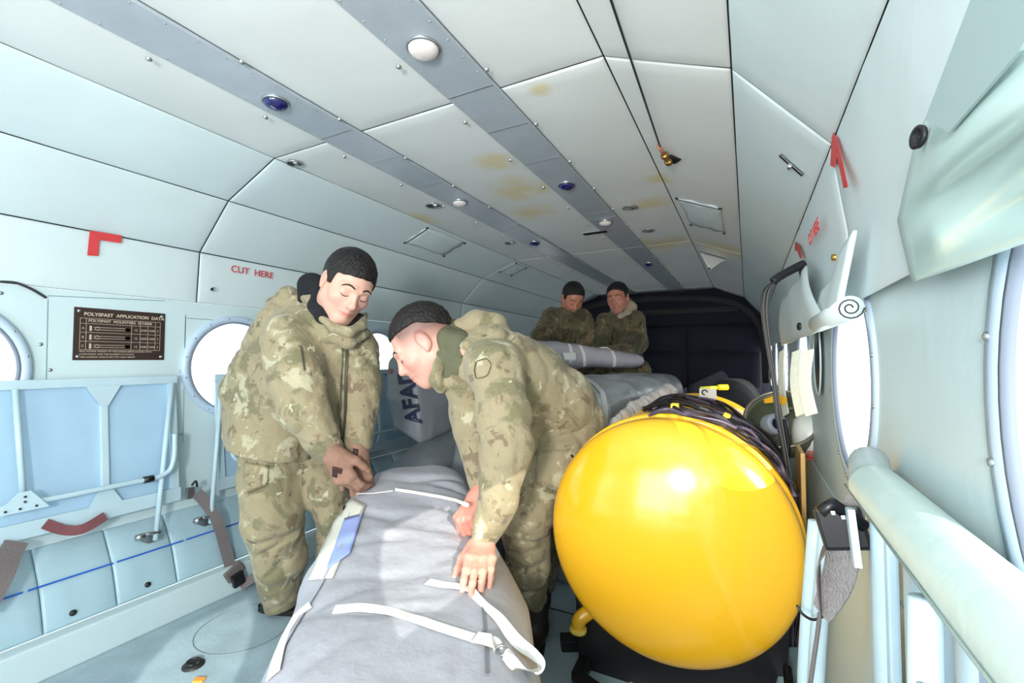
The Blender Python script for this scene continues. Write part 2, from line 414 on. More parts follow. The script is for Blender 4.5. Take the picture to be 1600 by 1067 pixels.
# windows
RINGM = M('window_ring_paint', rgb(186, 205, 224), .35)
def window(i, X, c, s, RW=RW):
    w_ = bpy.data.objects.new('window_%d' % i, None); COL.objects.link(w_); w_.location = (X, c, ZC); tag(w_, kind='structure')
    # s = outward sign; inner face at X
    mb = MB(); q = 1 if s < 0 else .3; pr_ = [(RW + .018, 0), (RW + .018, -.012 * q), (RW + .004, -.018 * q), (RW - .012, -.012 * q), (RW - .014, .0), (RW - .014, .004 + .008 * (s < 0)), (RW - .015, .006 + .012 * (s < 0)), (RW + .004, .008 + .014 * (s < 0)), (RW + .004, 0)]
    mb.lathe(pr_, (X, c, ZC), (s, 0, 0), 56); mb.build('window_frame', RINGM, w_)
    mb = MB(); mb.lathe([(RW - .010, .004), (RW - .010, -.015 * q), (RW - .015, -.0145 * q), (RW - .015, .004)], (X, c, ZC), (s, 0, 0), 56); mb.build('rubber_seal', M_SEAL, w_)
    mb = MB(); mb.lathe([(.0005, .004), (RW - .012, .003), (RW - .012, .005), (.0005, .006)], (X, c, ZC), (s, 0, 0), 48); mb.build('window_pane', GLASS, w_)
    mb = MB()
    for k in range(16):
        a = k * math.pi / 8 + .2; mb.lathe([(.004, 0), (.0035, -.002), (.0003, -.003)], (X - s * (.0145 * q + .001), c + (RW + .008) * math.cos(a), ZC + (RW + .008) * math.sin(a)), (s, 0, 0), 8)
    mb.build('screw', STEEL, w_)
M_SEAL = M('grey_seal', rgb(110, 120, 135), .6)
wi = 1
for c in WL_C[1:-1]: window(wi, -1.105, c, -1); wi += 1
for c in WR_C[1:-1]: window(wi, 1.105, c, 1, .262 if abs(c - .26) < .01 else RW); wi += 1
# ================================================================== WALL FITTINGS
TAP = M('webbing_grey_brown', rgb(112, 104, 104), .85, bump=.25, bscale=220)
TAPG = M('webbing_grey', rgb(150, 146, 146), .85, var=.12, vscale=160, bump=.5, bscale=260)
TAPW = M('webbing_white', rgb(232, 230, 224), .75, var=.03, vscale=60, bump=.2, bscale=260)
# ---- folded troop benches along the left wall
def bench(y0, y1, ribs, label, legs, mir=False, mat_pan=BLUE):
    X = lambda z: -1.083 + (.862 - z) * .115
    t = thing('folding_bench', label, 'bench', (-1.07, (y0 + y1) / 2, .41), 'folding benches along the left wall')
    # seat pan
    G = [[(X(z) - .008, y, z) for y in (y0, y1)] for z in (.415, .862)]
    o = grid_obj('seat_pan', G, mat_pan, parent=t, thick=.005, smooth=False)
    mb = MB()
    mb.beam((X(.858), y0 - .005, .858), (X(.858), y1 + .005, .858), .030, .022, (1, 0, 0), .004); mb.build('top_rail', BLUE_L, t)
    mb = MB(); mb.beam((X(.42), y0 - .005, .42), (X(.42), y1 + .005, .42), .05, .012, (1, 0, 0), .003); mb.build('bottom_rail', BLUE_L, t)
    for y in (y0 + .012, y1 - .012):
        MB().beam((X(.42) - .002, y, .42), (X(.86) - .002, y, .86), .026, .012, (1, 0, 0), .002).build('side_rail', BLUE_L, t)
    for y in ribs:
        mb = MB(); mb.beam((X(.45) - .001, y, .45), (X(.84) - .001, y, .84), .022, .012, (1, 0, 0), .003)
        for (z, d) in ((.852, -1), (.43, 1)):
            w1, w0 = .052, .011
            pts = [(X(z) + .001, y - w1, z), (X(z) + .001, y + w1, z), (X(z + d * .075) + .001, y + w0, z + d * .075), (X(z + d * .075) + .001, y - w0, z + d * .075)]
            mb.slab(pts, (.007, 0, 0))
        mb.build('rib', BLUE_L, t)
    # frame tube with an upturned end
    mb = MB(); zt = .505
    pts = [(X(zt) + .03, y0 + .03, zt + .15), (X(zt) + .034, y0 + .034, zt + .05), (X(zt) + .036, y0 + .07, zt + .004), (X(zt) + .036, y0 + .2, zt), (X(zt) + .036, (y0 + y1) / 2, zt), (X(zt) + .036, y1 - .2, zt), (X(zt) + .036, y1 - .07, zt + .004), (X(zt) + .034, y1 - .034, zt + .05), (X(zt) + .03, y1 - .03, zt + .15)]
    mb.tube(pts, .0085, 12, 6); mb.build('frame_tube', BLUE_L, t)
    for (y, full) in legs:
        mb = MB()
        if full:
            mb.tube([(X(.845) + .018, y, .845), (X(.3) + .03, y - .075 * full, .285)], .0085, 12)
            o = mb.build('leg', BLUE_L, t)
            f = MB(); f.slab([(-1.028, y - .075 * full - .05, .30), (-1.028, y - .075 * full + .03, .31), (-1.02, y - .075 * full + .012, .272), (-1.02, y - .075 * full - .012, .272)], (.006, 0, 0))
            f.tube([(X(.3) + .03, y - .075 * full - .045, .318), (X(.3) + .03, y - .075 * full + .014, .31)], .006, 10)
            f.tube([(X(.3) + .03, y - .075 * full - .06, .312), (X(.3) + .03, y - .075 * full - .035, .312)], .011, 10)
            f.build('foot_bracket', STEEL, o)
        else:
            mb.tube([(X(.845) + .018, y, .845), (X(.5) + .03, y + .012, .52)], .008, 12)
            o = mb.build('leg', BLUE_L, t)
            f = MB(); xx = X(.5) + .046
            f.slab([(xx, y - .055, .487), (xx, y + .065, .487), (xx, y + .022, .545), (xx, y - .002, .545)], (.005, 0, 0))
            f.build('gusset', BLUE_L, o)
            for (dy, dz) in ((-.03, .497), (0, .497), (.035, .497), (.01, .53), (.01, .515)):
                b = MB(); b.lathe([(.0035, 0), (.003, .003), (.0003, .004)], (xx + .005, y + dy, dz), (1, 0, 0), 8)
                b.build('bolt', DARKM, o)
    c = MB(); c.tube([(X(zt) + .036, y1 - .13, zt), (X(zt) + .036, y1 - .10, zt)], .012, 12); c.build('black_clip', BLACK, t)
    return t
bench(-.35, .985, [-.16, .07, .30, .76], 'pale blue folded bench against the wall under the black data plate', [(.54, 0), (.965, 1), (.08, 0)])
bench(1.135, 2.35, [1.36, 1.6, 1.84, 2.08], 'pale blue folded bench behind the soldier in brown gloves', [(1.155, 1), (1.72, 0)])
bench(2.5, 3.9, [2.8, 3.2, 3.6], 'pale blue folded bench farthest back behind the grey bags', [(2.52, 1)])
# small latch between benches
t = thing('latch_bracket', 'small steel latch and hook beside the end of the folded bench', 'latch', tuple(on(297, 770, 0, -1.03)))
p = on(297, 770, 0, -1.03)
mb = MB(); mb.box(p, (.012, .03, .045), bev=.003); mb.build('latch_body', STEEL, t)
mb = MB(); mb.tube([p + Vector((.01, .0, .03)), p + Vector((.015, .012, .045)), p + Vector((.01, .02, .02))], .004, 8, 4); mb.build('hook', DARKM, t)
# seat belt hanging down over the duct
def strap_obj(name, label, cat, pts, nrm, width, m, group=None, th=.002, origin=None):
    mb = MB(); mb.ribbon(pts, nrm, width, th); o = mb.build(name, m, origin=tuple(origin or pts[0])); return tag(o, label, cat, group)
sb = thing('seat_belt', 'brown grey seat belt hanging over the duct by the left soldier', 'seat belt', tuple(on(312, 778, 0, -1.02)))
pts = [on(308, 770, 0, -1.02), on(325, 790, 0, -1.0), on(340, 815, 0, -.97), on(352, 855, 0, -.955), on(364, 900, 0, -.93)]
mb = MB(); mb.ribbon(pts, [(1, -.2, .2)] * 5, .040, .002); mb.build('webbing', TAP, sb)
p = on(366, 893, 0, -.915); mb = MB(); mb.box(p, (.012, .075, .05), Matrix.Rotation(.5, 3, 'X'), .006); mb.build('tongue_cover', TAP, sb)
p = on(372, 905, 0, -.9); mb = MB(); mb.box(p, (.02, .045, .05), Matrix.Rotation(.25, 3, 'X'), .004); mb.build('buckle', BLACK, sb)
pts = [on(376, 917, 0, -.9), on(392, 905, 0, -.88), on(408, 895, 0, -.86), on(430, 880, 0, -.84)]
mb = MB(); mb.ribbon(pts, [(.6, -.6, .6)] * 4, .035, .002); mb.build('webbing', TAP, sb)
pts = [on(70, 818, 0, -1.02), on(100, 828, 0, -1.01), on(130, 826, 0, -1.0), on(165, 806, 0, -1.01)]
strap_obj('seat_belt', 'brown seat belt sagging below the folded bench under the data plate', 'seat belt', pts, [(1, 0, .3)] * 4, .03, M('webbing_maroon', rgb(120, 72, 76), .85))
pts = [on(26, 846, 0, -1.01), on(14, 870, 0, -.99), on(0, 905, 0, -.96), on(-30, 960, 0, -.95)]
strap_obj('seat_belt', 'grey seat belt hanging at the left edge of the photo', 'seat belt', pts, [(1, 0, .3)] * 4, .055, TAP)
# ---- data plate
XW = -1.1055
def onw(px, py, off=0): return on(px, py, 0, XW + off)
c = [onw(118, 481), onw(261, 489), onw(252, 563), onw(110, 562)]
cy0 = (c[0].y + c[3].y) / 2; cy1 = (c[1].y + c[2].y) / 2; cz1 = (c[0].z + c[1].z) / 2; cz0 = (c[2].z + c[3].z) / 2
pl = thing('data_plate', 'black metal plate headed POLYSPAST APPLICATION DATA on left wall', 'sign', (XW, (cy0 + cy1) / 2, cz0))
PLM = M('plate_black', rgb(52, 38, 34), .35, var=.12, vscale=20); PLT = M('plate_lettering', rgb(200, 180, 160), .5)
MB().box((XW + .002, (cy0 + cy1) / 2, (cz0 + cz1) / 2), (.004, cy1 - cy0, cz1 - cz0), bev=.001).build('plate', PLM, pl)
H_ = cz1 - cz0; W_ = cy1 - cy0; xo = XW + .0043
def ptxt(s, fy, fz, h, align='LEFT', b=0): return mesh_obj('lettering', text_mesh(s, h * H_, (xo, cy0 + fy * W_, cz0 + fz * H_), (0, 1, 0), (0, 0, 1), .0002, b, align), PLT, pl)
ptxt('POLYSPAST  APPLICATION  DATA', .54, .85, .088, 'CENTER', .0004)
ptxt('POLYSPAST  MOUNTING  SCHEME', .14, .735, .068, 'LEFT', .0002)
ptxt('NOT POWER WEIGHT OF THE CARGO BEING LOADED WITH', .06, .155, .042); ptxt('A POLYSPAST AND THE NUMBER OF PULLEYS', .06, .10, .042); ptxt('FOR LOADING ANGLES SEE THE TABLE ABOVE', .06, .045, .042)
mb = MB()
for fz in (.80, .70, .53, .36, .20): mb.box((xo, cy0 + .5 * W_, cz0 + fz * H_), (.0004, .88 * W_, .0011))
for fy in (.06, .12, .60, .70, .79, .88, .94): mb.box((xo, cy0 + fy * W_, cz0 + .5 * H_), (.0004, .0010, .60 * H_))
for r in range(3):
    z = cz0 + (.61 - r * .17) * H_
    mb.box((xo, cy0 + .165 * W_, z), (.0006, .006, .018)); mb.box((xo, cy0 + .36 * W_, z + .004), (.0006, .09, .0013)); mb.box((xo, cy0 + .36 * W_, z - .004), (.0006, .09, .0013))
    mb.tube([(xo, cy0 + .235 * W_ + .006 * math.cos(a), z + .006 * math.sin(a)) for a in [q * .7 for q in range(10)]], .0006, 5)
    for k in range(3): mb.box((xo, cy0 + (.56 + k * 0) * W_, z), (.0006, .012, .010))
mb.build('table_lines', PLT, pl)
for r in range(3):
    z = .59 - r * .17
    for fy, s_ in ((.65, '12'), (.74, '2500'), (.835, '1500'), (.91, '3'), (.09, 'ABC'[r])): ptxt(s_, fy, z, .06, 'CENTER')
for fy in (.045, .955):
    for fz in (.07, .93): MB().lathe([(.0055, 0), (.005, .003), (.0005, .0042)], (XW + .004, cy0 + fy * W_, cz0 + fz * H_), (1, 0, 0), 14).build('rivet', STEEL, pl)
# seams round the window area on the left wall (thin lap joints)
mb = MB()
def wline(a, b, w_=.003): mb.beam(onw(*a), onw(*b), w_, .0015, (1, 0, 0))
wline((258, 470), (75, 462)); wline((75, 468), (72, 610)); wline((290, 492), (286, 600)); wline((292, 497), (405, 505)); wline((290, 494), (284, 770), .0025)
mb.build('lap_joint', M('joint_grey', rgb(120, 150, 155), .7), wl)
mb = MB(); mb.tube([onw(0, 440, .004), onw(25, 442, .006), onw(50, 452, .006), onw(72, 465, .004)], .004, 8, 6); mb.build('pad_edge_cord', SEAM, wl)
mb = MB()
for (px, py) in ((63, 538), (78, 578), (282, 580), (330, 452), (282, 678), (1, 458)): mb.lathe([(.006, 0), (.0055, .003), (.0004, .0042)], onw(px, py), (1, 0, 0), 12)
mb.build('wall_screw', STEEL, wl)
# red corner marks and CUT HERE lettering
def mark(label, pts, nrm, par_origin):
    n = Vector(nrm); mb = MB(); mb.slab([Vector(p) + n * .0012 for p in pts], n * .0008); return tag(mb.build('corner_mark', RED, origin=par_origin), label, 'marking')
XU = lambda z: -1.105 + (z - 1.17) / .21 * .015 + .0115
def onp(px, py): # upper left wall panel, slightly sloped
    p = on(px, py, 0, -1.09)
    return on(px, py, 0, XU(p.z))
mark('red L shaped corner mark on the left wall above the data plate', [onp(140, 360), onp(190, 368), onp(189, 380), onp(155, 375), onp(153, 400), onp(136, 399)], (1, 0, 0), tuple(onp(140, 360)))
def wtext(s, px, py, h, side, label, col, tilt=0):
    if side < 0: o_ = onp(px, py) + Vector((.001, 0, 0)); x = Vector((0, 1, tilt)); y = Vector((.07, 0, 1))
    else: o_ = on(px, py, 0, 1.079); x = Vector((0, -1, tilt)); y = Vector((-.09, 0, 1))
    o = mesh_obj('lettering', text_mesh(s, h, o_, x, y, .0005, .0003), col, origin=tuple(o_)); return tag(o, label, 'lettering')
wtext('CUT  HERE', 395, 430, .041, -1, 'red CUT HERE lettering on left wall above the round window', RED)
# right side marks
XR = 1.072
mark('large red angled corner mark high on the right wall', [on(1302, 205, 0, XR), on(1310, 215, 0, XR), on(1327, 292, 0, XR), on(1320, 294, 0, XR), on(1309, 240, 0, XR), on(1306, 262, 0, XR), on(1299, 258, 0, XR)], (-1, 0, 0), tuple(on(1310, 240, 0, XR)))
mark('small red corner mark on right wall beside the black cable bracket', [on(1243, 378, 0, XR), on(1249, 382, 0, XR), on(1254, 402, 0, XR), on(1251, 404, 0, XR), on(1247, 392, 0, XR), on(1243, 392, 0, XR)], (-1, 0, 0), tuple(on(1247, 390, 0, XR)))
o_ = on(1272, 372, 0, 1.068); tag(mesh_obj('lettering', text_mesh('CUT HERE', .04, o_, (0, -1, 0), (-.1, 0, 1), .0005, .0003), RED, origin=tuple(o_)), 'red CUT HERE lettering on the right wall', 'lettering')
# hooks, tie points
def hook(px, py, label, side=-1, s=1):
    p = onp(px, py) if side < 0 else on(px, py, 0, 1.073)
    sg = 1 if side < 0 else -1
    t = thing('wall_hook', label, 'hook', tuple(p), 'metal tie hooks set in the side walls')
    MB().lathe([(.013 * s, 0), (.014 * s, .003), (.010 * s, .004), (.0005, .001)], p, (sg, 0, 0), 20).build('dark_cup', BLACK, t)
    mb = MB(); mb.tube([p + Vector((sg * .004, 0, .016 * s)), p + Vector((sg * .018, 0, .012 * s)), p + Vector((sg * .02, 0, -.008 * s)), p + Vector((sg * .006, 0, -.018 * s))], .005 * s, 8, 5); mb.build('hook_loop', STEEL, t)
    return t
hook(52, 303, 'steel hook in black cup high on left wall near photo edge', -1, 1.3); hook(461, 400, 'steel hook in black cup above the gloved soldier', -1, 1)
hook(331, 452, 'small black snap hole below the CUT HERE lettering', -1, .45)
def eyelet(px, py, X, label, r=.016, sg=-1):
    p = on(px, py, 0, X); t = thing('eyelet', label, 'eyelet', tuple(p))
    MB().lathe([(r, 0), (r * 1.05, .004), (r * .7, .006), (r * .65, .001), (.0005, .001)], p, (sg, 0, .1), 24).build('eyelet_ring', BLACK, t); return t
# ---- ceiling: dome lamps in the two rails
LW = M('lamp_frosted_glass', rgb(226, 216, 212), .25, coat=.5); LB = M('lamp_blue_glass', rgb(22, 20, 90), .12, coat=.8)
def ceil_lamp(px, py, white, label, r=.033):
    p = on(px, py, 2, 1.669); p.x = -.258 if p.x < 0 else .258
    t = thing('dome_lamp', label, 'lamp', tuple(p), 'dome lamps in the two ceiling rails')
    mb = MB(); mb.lathe([(r * 1.12, 0), (r * 1.14, -.004), (r * 1.02, -.007), (r * .98, -.002)], p, (0, 0, 1), 32); mb.build('lamp_ring', STEEL, t)
    mb = MB(); mb.lathe([(r, -.003), (r * .96, -.010), (r * .8, -.016), (r * .5, -.020), (r * .2, -.0215), (.0004, -.022)], p, (0, 0, 1), 32); mb.build('lamp_lens', LW if white else LB, t)
    return t
for a in ((655, 76, 1, 'white dome lamp nearest the camera in the right ceiling rail', .036), (435, 157, 0, 'blue glass dome lamp nearest in the left ceiling rail'), (724, 314, 1, 'white dome lamp in the left ceiling rail'),
          (887, 288, 0, 'blue glass dome lamp in the right ceiling rail'), (950, 346, 1, 'farther white dome lamp in right ceiling rail'), (841, 378, 0, 'farther blue glass dome lamp in left ceiling rail'), (1018, 411, 0, 'dark dome lamp farthest back in the right ceiling rail')):
    ceil_lamp(*a)
# round speaker / vent holes
def vent(px, py, label, dark=True, r=.036, z=1.672):
    p = on(px, py, 2, z); t = thing('round_vent', label, 'vent', tuple(p), 'round vents in the ceiling')
    MB().lathe([(r, 0), (r * 1.08, -.004), (r * .9, -.005), (r * .86, .002), (r * .86, .02)], p, (0, 0, 1), 32).build('vent_ring', STEEL, t)
    MB().lathe([(r * .88, -.001), (.0005, -.001)], p, (0, 0, 1), 28).build('vent_mouth', BLACK if dark else M_GRILL, t)
    MB().box(p + Vector((r * .35, 0, -.004)), (r * .5, r * .9, .005), Matrix.Rotation(.5, 3, 'Z'), .002).build('vent_flap', STEEL, t); return t
M_GRILL = M('vent_grille', rgb(170, 170, 160), .4, metal=.3, var=.3, vscale=120)
vent(460, 255, 'small round dark vent in the ceiling left of the left rail', r=.028); vent(677, 321, 'round black vent in the ceiling above the bending soldier'); vent(797, 379, 'farther round black vent left of the left rail')
vent(985, 324, 'round metal grille right of the right rail', False); vent(1013, 360, 'farther round metal grille right of the right rail', False)
p = on(930, 363, 2, 1.672); t = thing('ceiling_slot', 'black rectangular slot in the ceiling between the two rails', 'vent', tuple(p))
MB().box(p, (.15, .05, .006), None, .002).build('slot_frame', STEEL, t); MB().box(p + Vector((0, 0, -.003)), (.135, .036, .005)).build('slot_mouth', BLACK, t)
# ceiling access cover with open edge and corner snaps (right) and two on the left slope
def cover(pxs, z, label, axis=2, snaps=True, par_m=PADC, sg=-1):
    P = [on(x, y, axis, z) for (x, y) in pxs]
    t = thing('access_cover', label, 'access cover', tuple(sum(P, Vector()) / 4), 'snapped fabric access covers')
    n = (P[1] - P[0]).cross(P[3] - P[0]).normalized()
    if n.dot(Vector((0, 1.3, 1.0)) - P[0]) < 0: n = -n
    G = []
    for i in range(9):
        u = i / 8; row = []
        for j in range(9):
            v = j / 8; q = P[0].lerp(P[1], v).lerp(P[3].lerp(P[2], v), u)
            row.append(q + n * (.003 + .010 * (1 - min(1, 3 * min(u, 1 - u, v, 1 - v))) * abs(math.sin(u * 3.1 + v * 5)) + .005 * (4 * u * (1 - u) * 4 * v * (1 - v))))
        G.append(row)
    grid_obj('cover_fabric', G, par_m, parent=t, thick=.003)
    for q in P: MB().lathe([(.007, 0), (.0065, .004), (.0004, .006)], q + n * .004 - (q - sum(P, Vector()) / 4) * .06, n, 12).build('snap', DARKM, t)
    mb = MB(); mb.beam(P[0] + n * .002, P[1] + n * .002, .006, .002, n); mb.build('shadow_gap', SEAM, t)
    return t

LX = lambda f: None
def on_slope(px, py, A, B):      # hull facet between section points A,B
    n = Vector((-(B[1] - A[1]), 0, B[0] - A[0])).normalized(); r = FW + (px - 800) / F * RT + (533.5 - py) / F * UP
    q = Vector((A[0], 0, A[1])) - (n * .009 if n.dot(CEN - Vector((A[0], 0, A[1]))) < 0 else n * -.009)
    return CAM + r * ((q - CAM).dot(n) / r.dot(n))
# control cable with brass end running along the ceiling
t = thing('pull_cable', 'thin black pull cable with brass end fitting under the ceiling', 'cable', tuple(on_slope(1038, 238, PROF[8], PROF[9])))
a_ = on_slope(955, -8, PROF[8], PROF[9]) - Vector((0, 0, .012)); b_ = on_slope(1033, 228, PROF[8], PROF[9]) - Vector((0, 0, .014))
mb = MB(); mb.tube([a_ + (a_ - b_) * .4, a_, b_], .0028, 8); mb.build('cable_run', BLACK, t)
e_ = b_ + Vector((.012, .08, -.012)); mb = MB(); mb.tube([b_ - Vector((.004, .03, 0)), b_, b_.lerp(e_, .4)], .006, 10); mb.build('cable_collar', M('copper_wrap', rgb(185, 120, 90), .5), t)
mb = MB(); mb.tube([b_.lerp(e_, .35), b_.lerp(e_, .7), e_], lambda q: .010 + .004 * math.sin(q * 9), 10, 5); mb.box(e_, (.02, .03, .018), None, .004); mb.build('brass_fitting', BRASS, t)
p = e_ + Vector((.012, .012, .012)); MB().box(p, (.045, .04, .014), Matrix.Rotation(.7, 3, 'Z'), .003).build('bracket', BLACK, t)
def cover_s(pxs, A, B, label):
    P = [on_slope(x, y, A, B) for (x, y) in pxs]
    t = thing('access_cover', label, 'access cover', tuple(sum(P, Vector()) / 4), 'snapped fabric access covers')
    n = (P[1] - P[0]).cross(P[3] - P[0]).normalized()
    if n.dot(Vector((0, 1.3, 1.0)) - P[0]) < 0: n = -n
    G = [[P[0].lerp(P[1], v / 8).lerp(P[3].lerp(P[2], v / 8), u / 8) + n * (.002 + .008 * math.sin(u / 8 * 3.14) * math.sin(v / 8 * 3.14) + .004 * math.sin(u * 1.3 + v * 1.7)) for v in range(9)] for u in range(9)]
    grid_obj('cover_fabric', G, PAD, parent=t, thick=.003)
    MB().beam(P[0] + n * .010, P[1] + n * .010, .006, .002, n).build('open_edge', SEAM, t)
    for q in P: MB().lathe([(.008, 0), (.0075, .004), (.0004, .006)], q + n * .004, n, 12).build('snap', DARKM, t)
    return t
cover_s([(1058, 308), (1126, 324), (1132, 363), (1080, 350)], PROF[8], PROF[9], 'square access cover with open edge in the ceiling right of the cable')
cover_s([(632, 378), (667, 355), (726, 379), (693, 399)], PROF[2], PROF[3], 'wrinkled square fabric cover on the left ceiling slope')
cover_s([(780, 424), (806, 410), (822, 418), (799, 430)], PROF[2], PROF[3], 'farther small fabric cover on the left ceiling slope')
# triangular flap hanging down from the ceiling near the back
P = [on_slope(1093, 393, PROF[8], PROF[9]), on_slope(1136, 405, PROF[8], PROF[9])]; tip = P[0].lerp(P[1], .4) + Vector((0, -.12, -.13))
G = [[P[0].lerp(P[1], j / 6).lerp(tip, i / 8) + Vector((0, -.02 * math.sin(i / 8 * 3.1), 0)) for j in range(7)] for i in range(9)]
t = thing('hanging_flap', 'loose triangular padding flap hanging from the ceiling', 'flap', tuple(P[0]))
grid_obj('flap_fabric', G, PADC, parent=t, thick=.004); MB().lathe([(.008, -.004), (.008, .004), (.001, .005)], tip + Vector((0, -.003, .012)), (0, 1, 0), 12).build('snap', DARKM, t)
# slot on right ceiling slope
p = on_slope(1236, 258, PROF[9], PROF[10]); t = thing('slot_handle', 'narrow black slot with steel catch on the right ceiling slope', 'catch', tuple(p))
d_ = (on_slope(1254, 274, PROF[9], PROF[10]) - on_slope(1218, 242, PROF[9], PROF[10])); nn = Vector((-.7, 0, -.7))
MB().beam(p - d_ / 2, p + d_ / 2, .014, .004, nn, .002).build('slot', BLACK, t); MB().box(p + nn * .004, (.01, .02, .01), None, .003).build('catch', STEEL, t)

# ================================================================== RIGHT SIDE, FOREGROUND
CUR = M('sunlit_padding', rgb(228, 228, 210), .7, var=.04, vscale=8, bump=.2)  # sunlight on the curtain strips put into a paler, warmer padding colour
# rail of the folded right bench with padded cover, strap and buckle
rb = thing('folding_bench', 'pale blue folded bench with padded rail in right foreground', 'bench', (1.05, .3, .1))
TX, TZ = 1.062, .776
mb = MB(); mb.tube([(TX + .004, .745, TZ + .004), (TX, .735, TZ), (TX, .70, TZ), (TX, .5, TZ - .001), (TX, .2, TZ), (TX, -.3, TZ)], lambda q: .026 + .003 * min(1, q * 3), 20, 8)
railo = mb.build('padded_rail', M('rail_cover', rgb(194, 214, 209), .45, var=.03, bump=.12, bscale=30), rb)
mb = MB(); mb.tube([(TX - .028, .76, TZ - .006), (TX - .029, .4, TZ - .010), (TX - .029, -.3, TZ - .010)], .0013, 6); mb.build('rail_seam', M('seam_pale', rgb(150, 165, 160), .8), railo)
mb = MB(); mb.tube([(TX + .012, .83, TZ + .012), (TX + .006, .79, TZ + .008), (TX + .002, .74, TZ + .001)], .0245, 16, 5); mb.build('rail_end_cap', M('end_cap_grey', rgb(176, 190, 192), .5, bump=.1), rb)
# seat pan seen edge on below the rail
for (ya, yb, xx, m_, nm) in ((-.3, .70, 1.085, BLUE, 'seat_pan'), (.70, .80, 1.07, BLUE_L, 'side_rail')):
    MB().box((xx, (ya + yb) / 2, .47), (.012, yb - ya, .60), None, .003).build(nm, m_, rb)
for (y, x_, w_) in ((.73, 1.045, .018), (.62, 1.06, .03), (.52, 1.065, .022), (.36, 1.06, .03)):
    G = []
    for i in range(14):
        z = .17 + i / 13 * .58; row = []
        for j in range(9):
            a = -math.pi / 2 + math.pi * j / 8; row.append((x_ + .02 - w_ * .6 * math.cos(a), y + w_ * math.sin(a), z))
        G.append(row)
    grid_obj('rib', G, BLUE_L, parent=rb)
mb = MB(); mb.tube([(1.035, .45, .76), (1.03, .455, .5), (1.03, .46, .16)], .0105, 14); lg = mb.build('leg', BLUE_L, rb)
for z in (.70, .64): MB().tube([(1.03, .43, z), (1.03, .445, z)], .004, 8).build('bolt', STEEL, lg)
for (y, x_) in ((.90, 1.01), (.945, 1.0)):
    mb = MB(); mb.tube([(x_ + .02, y, .66), (x_, y + .01, .4), (x_ - .005, y + .02, .14)], .012, 12, 4); mb.build('leg', BLUE_L, rb)
MB().box((1.083, .36, .60), (.006, .20, .20), None, .002).build('grey_plate', M('grey_plate', rgb(178, 172, 170), .5), rb)
mb = MB(); mb.beam((1.035, .735, .745), (1.04, .728, .675), .018, .008, (1, 0, 0)); mb.build('hinge_arm', BLUE_L, rb)
mb = MB(); mb.box((1.02, .17, .66), (.05, .14, .12), Matrix.Rotation(.3, 3, 'X'), .02); tag(mb.build('pouch', M('navy_cloth', rgb(22, 30, 58), .8), origin=(1.02, .17, .6)), 'dark navy pouch tucked under the padded rail at the bottom corner', 'pouch')
# strap with black buckle looped over the rail end
st = thing('cargo_strap', 'grey webbing strap with black buckle looped over the padded rail', 'strap', tuple(at(1290, 950, .80)))
pts = [at(1400, 752, .64), at(1375, 738, .65), at(1352, 745, .645), at(1336, 790, .64), at(1330, 830, .64)]
vn = lambda p: (CAM - p).normalized()
mb = MB(); mb.ribbon(pts, [(-.2, -.4, 1), (-.3, -.4, .9), (-.7, -.5, .5), (-.8, -.6, 0), (-.8, -.6, 0)], .033, .0025); mb.build('webbing', TAPG, st)
pts = [at(1318, 850, .645), at(1312, 890, .66), at(1300, 925, .68), at(1283, 958, .70)]
mb = MB(); mb.ribbon(pts, [(-.75, -.65, .1)] * 4, lambda q: .052 - .022 * q * q, .0025); mb.build('webbing', TAPG, st)
pts = [at(1297, 845, .66), at(1282, 870, .68), at(1279, 900, .69), at(1284, 955, .70)]
mb = MB(); mb.ribbon(pts, [(-.9, .2, .1)] * 4, .03, .002); mb.build('webbing', TAP, st)
bR = Matrix(((vn(at(1318, 825, .63))).cross(Vector((0, 0, 1))).normalized() * -1, vn(at(1318, 825, .63)), Vector((0, 0, 1)))).transposed() @ Matrix.Rotation(-.25, 3, 'Y')
mb = MB(); mb.box(at(1316, 826, .63), (.056, .012, .058), bR, .005); bk = mb.build('buckle', BLACK, st)
mb = MB(); mb.tube([at(1281, 800, .622), at(1300, 786, .62), at(1350, 822, .615)], .0085, 12); mb.build('buckle_bar', BLACK, bk)
mb = MB()
for (px, py) in ((1302, 802), (1318, 809), (1334, 814)): mb.box(at(px, py, .612), (.006, .003, .006), bR, .001)
mb.build('buckle_teeth', STEEL, bk)
mb = MB(); mb.tube([at(1281, 958, .70), at(1278, 985, .70), at(1273, 1020, .70), at(1266, 1070, .70)], .003, 6, 4); mb.build('frayed_cord', TAP, st)
mb = MB(); mb.tube([at(1245, 945, .74), at(1255, 960, .73), at(1272, 968, .71), at(1292, 960, .70)], .0022, 6, 5); mb.build('black_tie', BLACK, st)
